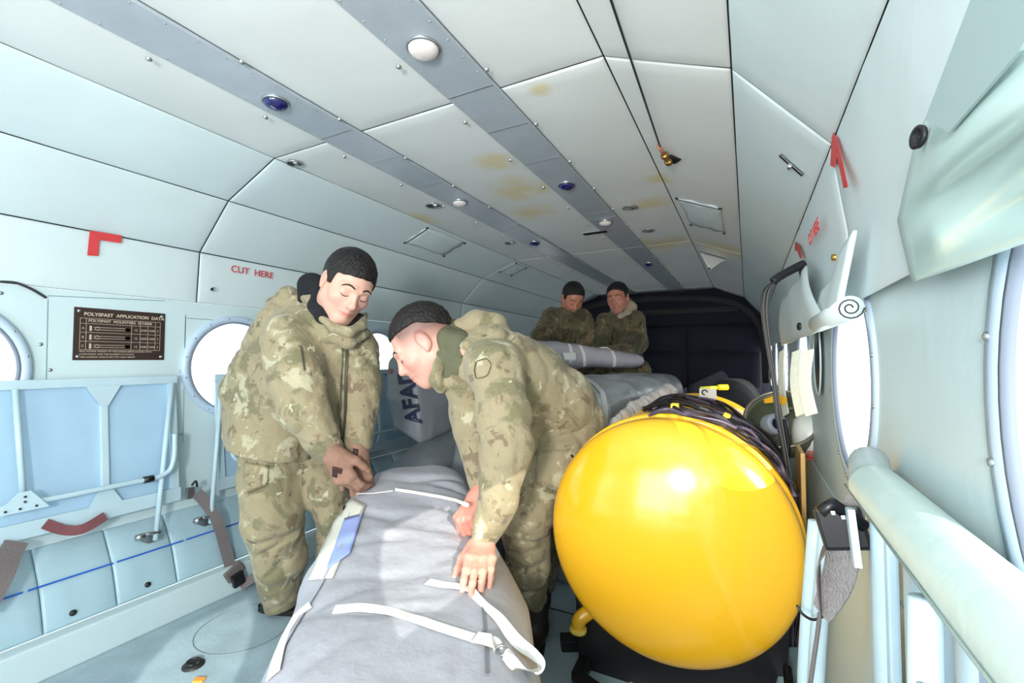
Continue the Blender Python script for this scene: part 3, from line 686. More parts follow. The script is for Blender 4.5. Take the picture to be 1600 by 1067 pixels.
# billowing padding flap over the near window
def billow(px, py):
    return on(px, py, 0, 1.05)
t = thing('padding_flap', 'billowing pale aqua padding flap with black eyelet at upper right', 'padding flap', tuple(on(1440, 215, 0, 1.06)))
A_ = [(1580, -60), (1435, 212), (1405, 345), (1428, 440)]; B_ = [(1760, -60), (1760, 60), (1760, 180), (1760, 320)]
G = []
for i in range(49):
    u = i / 48; k = min(int(u * 3), 2); f = u * 3 - k; f = f * f * (3 - 2 * f) if 0 else f
    a = Vector(A_[k]).lerp(Vector(A_[k + 1]), f); b = Vector(B_[k]).lerp(Vector(B_[k + 1]), f); row = []
    for j in range(41):
        v = j / 40; q = a.lerp(b, v)
        e = min(1, v * 7) ** .6 * min(1, (1 - u) * 9) ** .6
        fold = .012 * math.sin((u * 7.5 - v * 2.2)) * math.exp(-((u - .62) / .35) ** 2) + .014 * math.exp(-((u - .82 + v * .25) / .10) ** 2) - .010 * math.exp(-((u - .34 + v * .5) / .09) ** 2) + .010 * math.exp(-((u - .60 + v * .35) / .08) ** 2)
        off = .004 + .020 * e * (0.4 + .6 * math.sin(min(1, u * 1.1) * 3.14)) + fold * e
        row.append(on(q.x, q.y, 0, 1.083 - off))
    G.append(row)
grid_obj('flap_fabric', G, M('padding_glossy', rgb(198, 224, 220), .34, var=.02, bump=.08, bscale=14, coat=.25), parent=t, thick=.004)
p = on(1438, 214, 0, 1.062); MB().lathe([(.010, 0), (.0105, .003), (.007, .004), (.006, .001), (.0004, .001)], p, (-1, -.3, 0), 20).build('eyelet', BLACK, t)
P = [on(x, y, 0, 1.050) for (x, y) in ((1450, 186), (1530, -20), (1660, -20), (1600, 78), (1488, 206))]
MB().slab(P, (-.002, 0, 0)).build('fold_shade', M('fold_shade', rgb(158, 178, 178), .6), t)  # grey sheet painted as the shade of the flap's diagonal fold
# rolled window blind with open end and the flap it hangs from
t = thing('rolled_blind', 'rolled up padded window blind with open spiral end on right wall', 'blind', tuple(on(1330, 480, 0, 1.06)))
a = on(1328, 481, 0, 1.062); b = a + Vector((.0, .36, .0))
mb = MB(); mb.tube([a, a.lerp(b, .5), b], .019, 18); mb.build('rolled_fabric', PAD, t)
mb = MB(); mb.tube([a + Vector((0, -.002, 0)) + Vector((math.cos(q * .5) * (.003 + q * .0006), 0, math.sin(q * .5) * (.003 + q * .0006))) for q in range(26)], .0011, 6); mb.build('spiral_edge', SEAM, t)
G = []
for i in range(11):
    u = i / 10; row = []
    for j in range(13):
        v = j / 12
        q = a.lerp(b, v) + Vector((-.012 + .022 * u, 0, u * (.12 - .05 * v)))
        row.append(q + Vector((-.004 * math.sin(v * 7), 0, .0)))
    G.append(row)
grid_obj('blind_fabric', G, PAD, parent=t, thick=.005)
mb = MB(); mb.lathe([(.006, 0), (.006, .006), (.001, .007)], on(1306, 402, 0, 1.06), (-1, 0, 0), 10); mb.build('snap', BRASS, t)
t = thing('window_blind', 'pale padded blind hanging on the right wall behind the rolled one', 'blind', tuple(on(1255, 500, 0, 1.06)))
G = []
c4 = [on(1222, 470, 0, 1.06), on(1262, 415, 0, 1.066), on(1300, 510, 0, 1.06), on(1222, 540, 0, 1.05)]
G = [[c4[0].lerp(c4[1], v / 10).lerp(c4[3].lerp(c4[2], v / 10), u / 10) + Vector((-.012 * math.sin(u / 10 * 3) - .004 * math.sin(v * 1.5), 0, 0)) for v in range(11)] for u in range(11)]
grid_obj('blind_fabric', G, PAD, parent=t, thick=.005)
mb = MB(); mb.lathe([(.010, 0), (.010, .004), (.006, .005), (.001, .002)], on(1250, 510, 0, 1.04), (-1, -.3, 0), 12); mb.build('eyelet', DARKM, t)
# dark oval cover on the wall between the windows
t = thing('oval_cover', 'dark oval inspection panel between the right hand windows', 'inspection panel', tuple(on(1278, 560, 0, 1.1)))
cc = on(1278, 558, 0, 1.097); mb = MB(); mb.lathe([(.0005, .002), (.098, .002), (.105, .0)], (0, 0, 0), (-1, 0, 0), 32)
mb.v = [(cc.x + v[0], cc.y + v[1] * .62, cc.z + v[2]) for v in mb.v]; mb.build('oval_plate', BLACK, t)
mb = MB(); mb.lathe([(.11, 0), (.112, .004), (.104, .004), (.104, 0)], (0, 0, 0), (-1, 0, 0), 32); mb.v = [(cc.x + v[0], cc.y + v[1] * .62, cc.z + v[2]) for v in mb.v]; mb.build('oval_rim', WALLP, t)
# sunlit posts / curtain strips by the rear windows
for i, (px, w_) in enumerate(((1222, .03), (1246, .035), (1262, .03))):
    a = on(px, 548, 0, 1.03); b = on(px + 6, 648, 0, 1.03); mb = MB(); mb.ribbon([a, a.lerp(b, .5) + Vector((-.008, 0, 0)), b], [(-1, -.6, 0)] * 3, w_, .004)
    tag(mb.build('curtain_strip', CUR, origin=tuple(b)), ('leftmost', 'middle', 'rightmost')[i] + ' of three sunlit pale curtain strips by the rear right windows', 'curtain')
# hanging wires from a dark bracket
t = thing('wire_bundle', 'grey wires hanging from a dark bracket on the right wall', 'cable', tuple(at(1250, 425, 1.31)))
mb = MB(); mb.tube([at(1256, 412, 1.31), at(1240, 420, 1.31), at(1218, 432, 1.31), at(1208, 440, 1.31)], .012, 10, 4); mb.build('tape_wrap', DARKM, t)
mb = MB(); mb.tube([at(1251, 412, 1.32), at(1258, 440, 1.32), at(1266, 490, 1.32)], .010, 8, 3); mb.build('dark_strap', BLACK, t)
WIR = M('wire_grey', rgb(92, 86, 84), .5)
for k in range(4):
    d = (k - 1.5) * 2.6; mb = MB()
    mb.tube([at(1210 + d * .4, 440 - d * .3, 1.31), at(1197 + d, 455, 1.31), at(1194 + d, 490, 1.31), at(1200 + d * .8, 540, 1.31), at(1210 + d * .7, 600, 1.30), at(1216 + d, 650, 1.29), at(1226 + d * .8, 705, 1.28), at(1236 + d, 770, 1.27)], .0026, 8, 8); mb.build('wire', WIR if k % 2 else BLACK, t)
# ================================================================== CARGO
TARP = M('tarpaulin_grey', rgb(172, 173, 181), .55, var=.07, vscale=7, bump=.6, bscale=17, detail=8)
TARP2 = M('tarpaulin_dark_grey', rgb(128, 133, 138), .5, var=.08, vscale=6, bump=.4, bscale=22)
WRAP = M('stretch_wrap_silver', rgb(172, 177, 179), .24, metal=.2, var=.16, vscale=14, bump=.7, bscale=22, stretch=(1, .35, 1))
LILAC = M('fabric_pale_lilac', rgb(176, 172, 182), .6, var=.06, bump=.35, bscale=24)
def loft(name, st, m, parent=None, origin=None, nth=96, sub=10, ex=4.0, wr=.006, seed=1, cap=.10, creases=(), zmin=.002, freq=7):
    """st: stations (x, y, half width top, half width bottom, z bottom, z top)"""
    S = [Vector((a[0], a[1], 0)) for a in st]; A = [Vector(a[2:5]) for a in st]; Bq = [Vector((a[5], 0, 0)) for a in st]
    P = spline(S, sub); A = spline(A, sub); Bq = spline(Bq, sub); n = len(P)
    L = [0]
    for i in range(1, n): L.append(L[-1] + (P[i] - P[i - 1]).length)
    V = []
    for i, p in enumerate(P):
        t = (P[min(i + 1, n - 1)] - P[max(i - 1, 0)]).normalized(); sd_ = Vector((t.y, -t.x, 0))
        wt, wb, zb = A[i]; zt = Bq[i].x; e = min(L[i], L[-1] - L[i]); f = 1 if e > cap else max(.02, math.sqrt(max(0, 1 - (1 - e / cap) ** 2)))
        zc = (zb + zt) / 2; hz = (zt - zb) / 2
        for k in range(nth):
            a = 2 * math.pi * k / nth; ca, sa = math.cos(a), math.sin(a)
            u = abs(ca) ** (2 / ex) * (1 if ca >= 0 else -1); v = abs(sa) ** (2 / ex) * (1 if sa >= 0 else -1)
            wv = (wb + (wt - wb) * (v + 1) / 2)
            q = p + sd_ * (u * wv * (.55 + .45 * f)) + Vector((0, 0, zc + v * hz * f)); V.append(q)
    V = np.array([tuple(v) for v in V])
    # normals (approx, from section centre)
    Cn = np.repeat(np.array([(P[i].x, P[i].y, (A[i][2] + Bq[i].x) / 2) for i in range(n)]), nth, 0)
    N = V - Cn; N /= np.linalg.norm(N, axis=1)[:, None] + 1e-9
    d = snoise(V, freq, seed) * wr + snoise(V * np.array([1, 1, .5]), freq * 2.3, seed + 2) * wr * .5
    r = 1 - np.abs(snoise(V, freq * .9, seed + 5)) * 2.2; d += np.clip(r, 0, 1) ** 3 * wr * 1.3
    for (a, b, rad, dep) in creases:
        a = np.array(a); b = np.array(b); ab = b - a; tt = np.clip(((V - a) @ ab) / (ab @ ab), 0, 1)
        ds = np.linalg.norm(V - a - tt[:, None] * ab, axis=1); d -= dep * np.exp(-(ds / rad) ** 2)
    V = V + N * d[:, None]; V[:, 2] = np.maximum(V[:, 2], zmin)
    fs = [(i * nth + k, i * nth + (k + 1) % nth, (i + 1) * nth + (k + 1) % nth, (i + 1) * nth + k) for i in range(n - 1) for k in range(nth)]
    fs += [tuple(reversed(range(nth))), tuple((n - 1) * nth + k for k in range(nth))]
    mb = MB(); mb.add(V.tolist(), fs); o = mb.build(name, m, parent, origin)
    return o, BVHTree.FromPolygons([Vector(v) for v in V.tolist()], fs)
def ray(bvh, px, py, off=.002, fb=None):
    r = (FW + (px - 800) / F * RT + (533.5 - py) / F * UP).normalized(); h = bvh.ray_cast(CAM, r)
    if h[0] is None: return (fb, -r) if fb is not None else (None, None)
    n = h[1] if h[1].dot(r) < 0 else -h[1]
    return h[0] + n * off, n
def path_on(bvh, pix, off=.003, k=6):
    """dense path of surface points under a pixel polyline"""
    pts = []; nr = []
    for i in range(len(pix) - 1):
        for j in range(k):
            t = j / k; p, n = ray(bvh, pix[i][0] * (1 - t) + pix[i + 1][0] * t, pix[i][1] * (1 - t) + pix[i + 1][1] * t, off)
            if p is not None: pts.append(p); nr.append(n)
    p, n = ray(bvh, pix[-1][0], pix[-1][1], off)
    if p is not None: pts.append(p); nr.append(n)
    # smooth normals
    nr = [sum((nr[max(0, min(len(nr) - 1, i + d))] for d in range(-3, 4)), Vector()).normalized() for i in range(len(nr))]
    pts2 = [sum((pts[max(0, min(len(pts) - 1, i + d))] for d in (-1, 0, 1)), Vector()) / 3 for i in range(len(pts))]
    return pts2, nr
def patch(bvh, quad, nu, nv, off, name, m, parent, th=.002):
    G = []
    for i in range(nu + 1):
        u = i / nu; row = []
        for j in range(nv + 1):
            v = j / nv
            ax_ = quad[0][0] * (1 - v) + quad[1][0] * v; ay_ = quad[0][1] * (1 - v) + quad[1][1] * v
            bx_ = quad[3][0] * (1 - v) + quad[2][0] * v; by_ = quad[3][1] * (1 - v) + quad[2][1] * v
            p, n = ray(bvh, ax_ * (1 - u) + bx_ * u, ay_ * (1 - u) + by_ * u, off); row.append(p)
        G.append(row)
    last = None
    for row in G:
        for j, p in enumerate(row):
            if p is None: row[j] = last
            else: last = p
    if last is None: return None
    for row in G:
        for j, p in enumerate(row):
            if p is None: row[j] = last
    return grid_obj(name, G, m, parent=parent, thick=th)
def drape_text(s, h, o_, x, y, bvh, m, parent, bold=0, off=.002):
    me = text_mesh(s, h, o_, x, y, 0, bold)
    bm = bmesh.new(); bm.from_mesh(me); bmesh.ops.triangulate(bm, faces=bm.faces)
    for _ in range(2): bmesh.ops.subdivide_edges(bm, edges=[e for e in bm.edges if e.calc_length() > .018], cuts=1)
    for v in bm.verts:
        r = (v.co - CAM).normalized(); hh = bvh.ray_cast(CAM, r)
        if hh[0] is not None: v.co = hh[0] - r * off
    bm.to_mesh(me); bm.free(); return mesh_obj('lettering', me, m, parent)

# ---- the big grey bag in front
bag_t = thing('grey_bag', 'long pale grey tarpaulin bag with white straps lying between two soldiers', 'bag', (.2, .85, 0))
CR = [((.10, .66, .42), (.36, .78, .42), .016, .006), ((.05, .78, .43), (.30, .92, .44), .013, .007), ((-.05, .86, .44), (.12, 1.02, .46), .012, .009), ((.12, .98, .46), (.27, 1.12, .47), .012, .010), ((-.12, 1.22, .52), (.02, 1.34, .52), .014, .009), ((.22, .5, .41), (.30, .82, .42), .012, .006), ((.40, .5, .41), (.24, .74, .42), .012, .006),
      ((.45, .62, .42), (-.02, 1.05, .49), .014, .010), ((.30, .45, .42), (.10, 1.1, .47), .012, .008), ((-.23, 1.2, .5), (.12, 1.3, .5), .016, .012), ((-.2, 1.12, .49), (.16, 1.18, .48), .013, .011),
      ((-.1, 1.02, .48), (.2, 1.08, .46), .014, .010), ((.0, .95, .46), (.26, 1.02, .44), .012, .008), ((.56, .66, .42), (.3, 1.04, .44), .009, .022), ((.52, .60, .42), (.27, 1.0, .44), .02, .006),
      ((-.18, .95, .44), (.05, 1.1, .47), .015, .008), ((.05, .6, .40), (.25, .98, .44), .016, .007)]
bag, bagB = loft('bag_body', [(.86, -.12, .20, .22, 0, .34), (.62, .25, .235, .27, 0, .39), (.40, .57, .25, .285, 0, .41), (.185, .882, .265, .30, 0, .43), (-.045, 1.155, .238, .265, .03, .50), (-.14, 1.31, .19, .21, .12, .53), (-.19, 1.42, .13, .13, .2, .53)],
                 TARP, bag_t, nth=160, sub=26, ex=4.2, wr=.010, seed=3, cap=.09, creases=CR, freq=6)
def webbing(name, pix, wd, bvh, par, m=TAPW, off=.004, k=6, th=.002):
    p, n = path_on(bvh, pix, off, k); mb = MB(); mb.ribbon(p, n, wd, th, 1); return mb.build(name, m, par)
def web3(name, pts, nrm, wd, par, m=TAPW, th=.002, k=8):
    mb = MB(); mb.ribbon(pts, nrm, wd, th, k); return mb.build(name, m, par)
webbing('strap', [(520, 955), (560, 951), (600, 955), (650, 970), (700, 987), (742, 1000)], .022, bagB, bag_t)
hb, hn = ray(bagB, 742, 1000, .006)
web3('strap', [hb, at(765, 1000, (hb - CAM).dot(FW) - .02), at(776, 1010, (hb - CAM).dot(FW) - .01), at(772, 1022, (hb - CAM).dot(FW) - .01)], [(0, -.3, 1)] * 2 + [(.5, -.5, .6)] * 2, .024, bag_t)
webbing('strap', [(667, 912), (690, 917), (718, 920), (738, 925)], .022, bagB, bag_t, off=.006)
dd = (ray(bagB, 740, 930)[0] - CAM).dot(FW)
def near(px, py, off, lim):
    p = ray(bagB, px, py, 0)[0]; d = (p - CAM).dot(FW) - off if p is not None else lim
    return at(px, py, d)
dl = dd - .10
web3('strap', [near(738, 925, .006, dl), near(757, 945, .012, dl), near(780, 966, .016, dl), near(806, 1000, .02, dl), at(834, 1022, dl - .03), at(846, 1036, dl - .035), at(838, 1047, dl - .04), near(815, 1044, .03, dl - .05), near(799, 1033, .03, dl), near(789, 1023, .025, dl)],
     [(.1, -.6, .8)] * 5 + [(.6, -.6, .3), (.2, -.9, 0), (0, -.8, -.4), (0, -.8, .5), (0, -.8, .5)], lambda q: .019 - .004 * math.sin(q * 14), bag_t)
mb = MB(); c_ = near(784, 1016, .014, dl); mb.tube([c_ + RT * .011 * math.cos(a) + UP * .009 * math.sin(a) for a in [i * .52 for i in range(13)]], .0022, 8); mb.build('ring_buckle', STEEL, bag_t)
MB().box(near(795, 1024, .022, dl), (.018, .010, .016), Matrix.Rotation(.5, 3, 'Y'), .003).build('strap_keeper', TAPW, bag_t)
a1 = ray(bagB, 616, 767, .006)[0]; mb = MB(); P_, N_ = path_on(bagB, [(616, 767), (650, 772), (690, 779), (716, 785)], .006, 5); mb.tube(P_ + [at(730, 789, 1.22)], .0055, 10); mb.build('rope_handle', TAPW, bag_t)
webbing('thin_strap', [(555, 773), (585, 772), (616, 768)], .006, bagB, bag_t)
webbing('side_strap', [(487, 946), (466, 962), (450, 990), (438, 1020), (428, 1060)], .026, bagB, bag_t)
webbing('edge_piping', [(548, 800), (536, 850), (500, 920), (470, 968), (446, 1010), (420, 1060)], .006, bagB, bag_t, TARP)
webbing('flap_gap_shade', [(750, 925), (755, 960), (758, 1000), (760, 1060)], .005, bagB, bag_t, M('gap_grey', rgb(120, 122, 128), .8))  # grey strip painted as the dark gap along the top flap, no zip
# plastic liner showing on the left side of the bag
PLS = M('plastic_sheet_cream', rgb(232, 232, 220), .3, coat=.4); PLB = M('plastic_print_blue', rgb(158, 178, 238), .32, coat=.4); PLD = M('print_dark', rgb(60, 70, 80), .5)
pl1 = patch(bagB, [(542, 775), (572, 790), (520, 905), (482, 908)], 16, 8, .004, 'plastic_liner', PLS, bag_t)
if pl1:
    patch(bagB, [(540, 812), (567, 805), (547, 868), (511, 893)], 12, 6, .0065, 'blue_print', PLB, pl1, .001)
    q_, n_ = ray(bagB, 530, 845, .009)
    try: drape_text('DN6', .017, q_, Vector((.25, -.1, .9)), Vector((-.9, -.3, .2)), bagB, PLD, pl1, .0005, .010)
    except Exception: pass
# ---- bag with the AFAD lettering
ab = thing('lettered_bag', 'grey bag marked AFAD leaning against the left bench', 'bag', (-.42, 2.05, .5))
# convex body hull from outline points at two depths
import itertools
def hull_bag(name, pts, m, par, r=.03, wr=.006, seed=2):
    bm = bmesh.new()
    for p in pts: bm.verts.new(p)
    g = bmesh.ops.convex_hull(bm, input=bm.verts)
    for v in [v for v in bm.verts if not v.link_faces]: bm.verts.remove(v)
    me = bpy.data.meshes.new(name); bm.to_mesh(me); bm.free()
    o = bpy.data.objects.new(name, me); COL.objects.link(o)
    a = o.modifiers.new('r', 'REMESH'); a.mode = 'VOXEL'; a.voxel_size = .012
    s_ = o.modifiers.new('s', 'SMOOTH'); s_.factor = .6; s_.iterations = max(1, int(r * 500))
    bpy.context.view_layer.update(); dg = bpy.context.evaluated_depsgraph_get(); me2 = bpy.data.meshes.new_from_object(o.evaluated_get(dg))
    bpy.data.objects.remove(o)
    V = np.empty(len(me2.vertices) * 3); me2.vertices.foreach_get('co', V); V = V.reshape(-1, 3); Nn = np.empty(len(V) * 3); me2.vertices.foreach_get('normal', Nn); Nn = Nn.reshape(-1, 3)
    d = snoise(V, 9, seed) * wr + np.clip(1 - 2.4 * np.abs(snoise(V, 6, seed + 3)), 0, 1) ** 3 * wr * 1.4
    V = V + Nn * d[:, None]; me2.vertices.foreach_set('co', V.ravel()); me2.polygons.foreach_set('use_smooth', [True] * len(me2.polygons)); me2.update()
    fs = [tuple(p.vertices) for p in me2.polygons]; vv = [Vector(v) for v in V.tolist()]; me2.materials.clear()
    return mesh_obj(name, me2, m, par), BVHTree.FromPolygons(vv, fs)
front = [at(603, 565, 2.15), at(618, 550, 2.15), at(602, 620, 2.12), at(612, 668, 2.08), at(652, 694, 2.02), at(662, 694, 2.02), at(700, 676, 2.15), at(640, 552, 2.1), at(700, 560, 2.25), at(735, 650, 2.4), at(650, 600, 2.02), at(655, 670, 2.0)]
backp = [p + Vector((-.03, .55, .06)) for p in front] 
ob, afB = hull_bag('bag_body', front + backp, TARP2, ab, .025, .004)
q_, n_ = ray(afB, 634, 620, 0)
INK = M('navy_ink', rgb(24, 30, 62), .6)
up_ = (at(628, 585, 2.1) - at(641, 657, 2.1)).normalized(); rt_ = (at(652, 618, 2.1) - at(620, 622, 2.1)).normalized()
drape_text('AFAD', .098, at(651, 617, 2.02), up_, -rt_, afB, INK, ab, .004, .004)
R_ = thing  # (registered mark printed on the bag)
pr_, nr_ = ray(afB, 611, 580, .004)
if pr_ is not None:
    mb = MB(); u_ = nr_.cross(Vector((0, 0, 1))).normalized(); v_ = nr_.cross(u_); mb.tube([pr_ + .012 * (u_ * math.cos(a) + v_ * math.sin(a)) for a in [i * math.pi / 8 for i in range(17)]], .0016, 6)
    mb.build('red_circle_mark', RED, ab); drape_text('R', .019, pr_ - Vector((0, 0, .007)), -u_, Vector((0, 0, 1)), afB, RED, ab, 0, .005)
# ---- bags heaped behind, between the soldiers and to the right
def simple(name, label, cat, st, m, group=None, **k):
    o, B_ = loft(name, st, m, origin=(st[len(st) // 2][0], st[len(st) // 2][1], st[len(st) // 2][4]), **k); tag(o, label, cat, group); return o, B_
simple('grey_bag', 'dark grey bag on the floor behind the bag being lifted', 'bag', [(-.56, 1.75, .18, .2, 0, .42), (-.56, 2.1, .2, .22, 0, .50), (-.56, 2.6, .2, .22, 0, .52), (-.56, 3.1, .2, .2, 0, .48)], TARP2, seed=4, nth=64, sub=12)
simple('grey_bag', 'blue grey bag between the bending soldier and the AFAD bag', 'bag', [(-.15, 1.68, .12, .14, 0, .62), (-.14, 2.0, .14, .15, 0, .72), (-.14, 2.6, .15, .16, 0, .76), (-.14, 2.95, .14, .15, 0, .7)], TARP2, seed=6, nth=64, sub=12, cap=.06)
box_t = thing('wrapped_bundle', 'large silver bundle in stretch wrap behind the bending soldier', 'bundle', (.26, 2.5, 0))
o, boxB = loft('bundle_body', [(.225, 1.76, .215, .16, 0, .79), (.225, 2.0, .24, .155, 0, .825), (.24, 2.3, .25, .155, 0, .845), (.30, 2.6, .26, .2, 0, .85), (.33, 3.08, .25, .22, 0, .845)], WRAP, box_t, nth=120, sub=22, ex=5.5, wr=.005, seed=8, cap=.07, freq=9)
webbing('wrap_edge', [(914, 592), (930, 602), (942, 616), (946, 640), (944, 676)], .020, boxB, box_t, M('wrap_light', rgb(205, 208, 208), .35, bump=.5, bscale=60), .006)
o, _ = simple('rolled_bag', 'pale lilac grey bag with white ties lying on the silver bundle', 'bag', [(-.28, 2.02, .11, .11, .87, 1.02), (-.18, 2.25, .12, .12, .88, 1.04), (.0, 2.6, .11, .11, .885, 1.02), (.15, 2.85, .10, .10, .885, .99), (.26, 3.08, .09, .09, .88, .97)], LILAC, seed=2, nth=64, sub=14, ex=2.6, zmin=.5, cap=.08)
rollB = _
rb_ = thing('tie_strap', 'white tie straps and white tag around the pale lilac grey bag', 'strap', (.0, 2.5, .95))
for pix in (((896, 528), (906, 540), (912, 556), (913, 572)), ((882, 530), (890, 540), (893, 556), (890, 566)), ((955, 548), (960, 560), (959, 572))):
    p_, n_ = path_on(rollB, pix, .005, 5)
    if len(p_) > 3: mb = MB(); mb.ribbon(p_, n_, .020, .003, 1); mb.build('strap', TAPW, rb_)
o = patch(rollB, [(878, 551), (899, 551), (899, 563), (880, 563)], 5, 8, .008, 'paper_tag', WHITE, rb_)
mb = MB(); mb.tube([at(925, 546, 3.0), at(945, 543, 3.05), at(958, 550, 3.05), at(955, 556, 3.05)], .005, 8, 6); mb.build('loose_cord', TAPW, rb_)
# crumpled cloth between bundle and tank
simple('crumpled_cloth', 'crumpled white and grey cloth stuffed between bundle and yellow tank', 'cloth', [(.475, 1.62, .014, .02, .64, .71), (.505, 1.85, .022, .026, .68, .76), (.545, 2.05, .030, .034, .71, .79), (.60, 2.3, .034, .04, .73, .825)], M('cloth_white_grey', rgb(205, 200, 196), .8, var=.12, vscale=18, bump=.8, bscale=40), seed=5, nth=72, sub=22, ex=2.3, wr=.007, freq=34, zmin=.3)
simple('dark_bag', 'dark grey bag in shadow behind the yellow tank', 'bag', [(.82, 2.7, .16, .18, 0, .74), (.84, 3.0, .18, .2, 0, .82), (.84, 3.5, .16, .18, 0, .78)], NAVY2, seed=7, nth=48, sub=8, ex=2.6)
# ---- yellow tank
TC = Vector((.718, 0, .460)); TR = .324
tk = thing('yellow_tank', 'large glossy yellow cylindrical tank lying along the right wall', 'tank', (TC.x, 1.7, TC.z - TR))
prof = [(.0005, -.062), (.05, -.0605), (.10, -.056), (.16, -.047), (.22, -.032), (.265, -.016), (.290, -.003), (.303, .008), (.3095, .020), (.3115, .035), (.3115, .085)]
sc_ = 1.022; mb = MB(); mb.lathe([(r * sc_, h) for r, h in prof], (TC.x, 1.245, TC.z), (0, 1, 0), 128); endcap = mb.build('tank_end', YEL, tk)
mb = MB(); mb.lathe([(r * sc_, h) for r, h in [(.3115, .083), (.318, .084), (.319, .090), (.318, .10), (.3135, .104), (.3135, .50), (.3175, .502), (.3175, .530), (.3135, .532), (.3135, .93), (.318, .935), (.318, .96), (.30, .99), (.22, 1.03), (.1, 1.05), (.0005, 1.055)]], (TC.x, 1.245, TC.z), (0, 1, 0), 128); shell = mb.build('tank_shell', YEL, tk)
mb = MB(); mb.lathe([(.3205, .0), (.3240, .001), (.3240, .012), (.3205, .013)], (TC.x, 1.40, TC.z), (0, 1, 0), 96); mb.build('weld_band', M('yellow_dull', rgb(214, 160, 30), .5), tk)
tank_prof = [(.3135, -.2), (.3135, 1.3)]
mbt = MB(); mbt.lathe([(r * sc_, h) for r, h in [(.0005, -.062), (.22, -.032), (.303, .008), (.3115, .035), (.3135, .10), (.3135, .99)]], (TC.x, 1.245, TC.z), (0, 1, 0), 96); tankB = BVHTree.FromPolygons([Vector(v) for v in mbt.v], mbt.f)
# low lug, valve, tag
lg_ = MB(); lg_.tube([(.53, 1.40, .20), (.487, 1.37, .175), (.455, 1.345, .150), (.452, 1.34, .118)], lambda q: .022 if q < .8 else .019, 16, 6); lugo = lg_.build('drain_elbow', YEL, tk)
mb = MB(); mb.lathe([(.022, 0), (.026, .002), (.026, .012), (.022, .014)], (.452, 1.34, .115), (0, 0, 1), 24, True); mb.build('elbow_flange', M('yellow_pale', rgb(235, 205, 90), .5), lugo)
mb = MB(); mb.tube([at(1094, 607, 1.95), at(1108, 606, 1.95), at(1136, 605, 1.95)], .008, 12); mb.build('valve_stem', M('yellow_plastic', rgb(228, 222, 70), .4), tk)
mb = MB(); mb.tube([at(1122, 605, 1.945), at(1137, 605, 1.945)], .0125, 14); mb.build('valve_cap', M('yellow_cap', rgb(240, 215, 40), .4), tk)
mb = MB(); mb.box(at(1106, 616, 1.86), (.068, .004, .045), Matrix.Rotation(-.3, 3, 'Z'), .001); tg = mb.build('paper_label', WHITE, tk)
mb = MB(); cx_ = at(1101, 613, 1.84); mb.tube([cx_ + Vector((.010 * math.cos(a), -.002, .010 * math.sin(a))) for a in [i * .6 for i in range(9)]], .003, 6); mb.build('label_print', M('print_grey', rgb(70, 66, 72), .6), tg)
# cradle and dark hoses under the tank
cr = thing('tank_cradle', 'black cradle and hoses on the floor under the yellow tank', 'cradle', (.73, 1.6, 0))
for y in (1.36, 1.75, 2.12):
    mb = MB(); G = []
    for i in range(17):
        a = math.radians(-150 + 120 * i / 16); G.append((TC.x + math.cos(a) * (TR + .006), y, TC.z + math.sin(a) * (TR + .006)))
    poly = G + [(TC.x + .27, y, 0.0), (TC.x - .27, y, 0.0)]
    # build as quads between arc and base line
    for i in range(16):
        p0, p1 = Vector(G[i]), Vector(G[i + 1]); b0 = Vector((min(max(p0.x, TC.x - .27), TC.x + .27), y, 0)); b1 = Vector((min(max(p1.x, TC.x - .27), TC.x + .27), y, 0))
        mb.slab([p0, p1, b1, b0], (0, .06, 0))
    mb.build('cradle_block', BLACK, cr)
mb = MB(); mb.beam((.47, 1.28, .02), (.95, 1.08, .02), .045, .03, (0, 0, 1), .006); mb.build('base_rail', BLACK, cr)
mb = MB(); mb.beam((.47, 1.28, .02), (.44, 2.1, .02), .04, .03, (0, 0, 1), .006); mb.build('base_rail', BLACK, cr)
for k in range(7):
    mb = MB(); r0 = random.Random(k)
    mb.tube([(.98 + r0.uniform(-.05, .05), 1.15 + r0.uniform(-.1, .1), .02 + .02 * k * .4), (.9 + r0.uniform(-.08, .1), 1.0 + r0.uniform(-.06, .1), .03), (.98, 1.05 + r0.uniform(-.1, .12), .10), (1.0 + r0.uniform(-.03, .03), 1.2 + r0.uniform(-.1, .15), .18)], .010, 8, 6); mb.build('hose', BLACK, cr)
p = on(893, 1003, 2, .018); MB().box(p, (.07, .05, .036), Matrix.Rotation(.5, 3, 'Z'), .004).build('foot_block', DARKM, cr)
mb = MB(); mb.lathe([(.012, 0), (.012, .03), (.004, .034), (.0005, .034)], on(905, 1000, 2, .02), (0, 0, 1), 12); mb.build('rusty_bolt', M('rust', rgb(140, 92, 70), .8), cr)
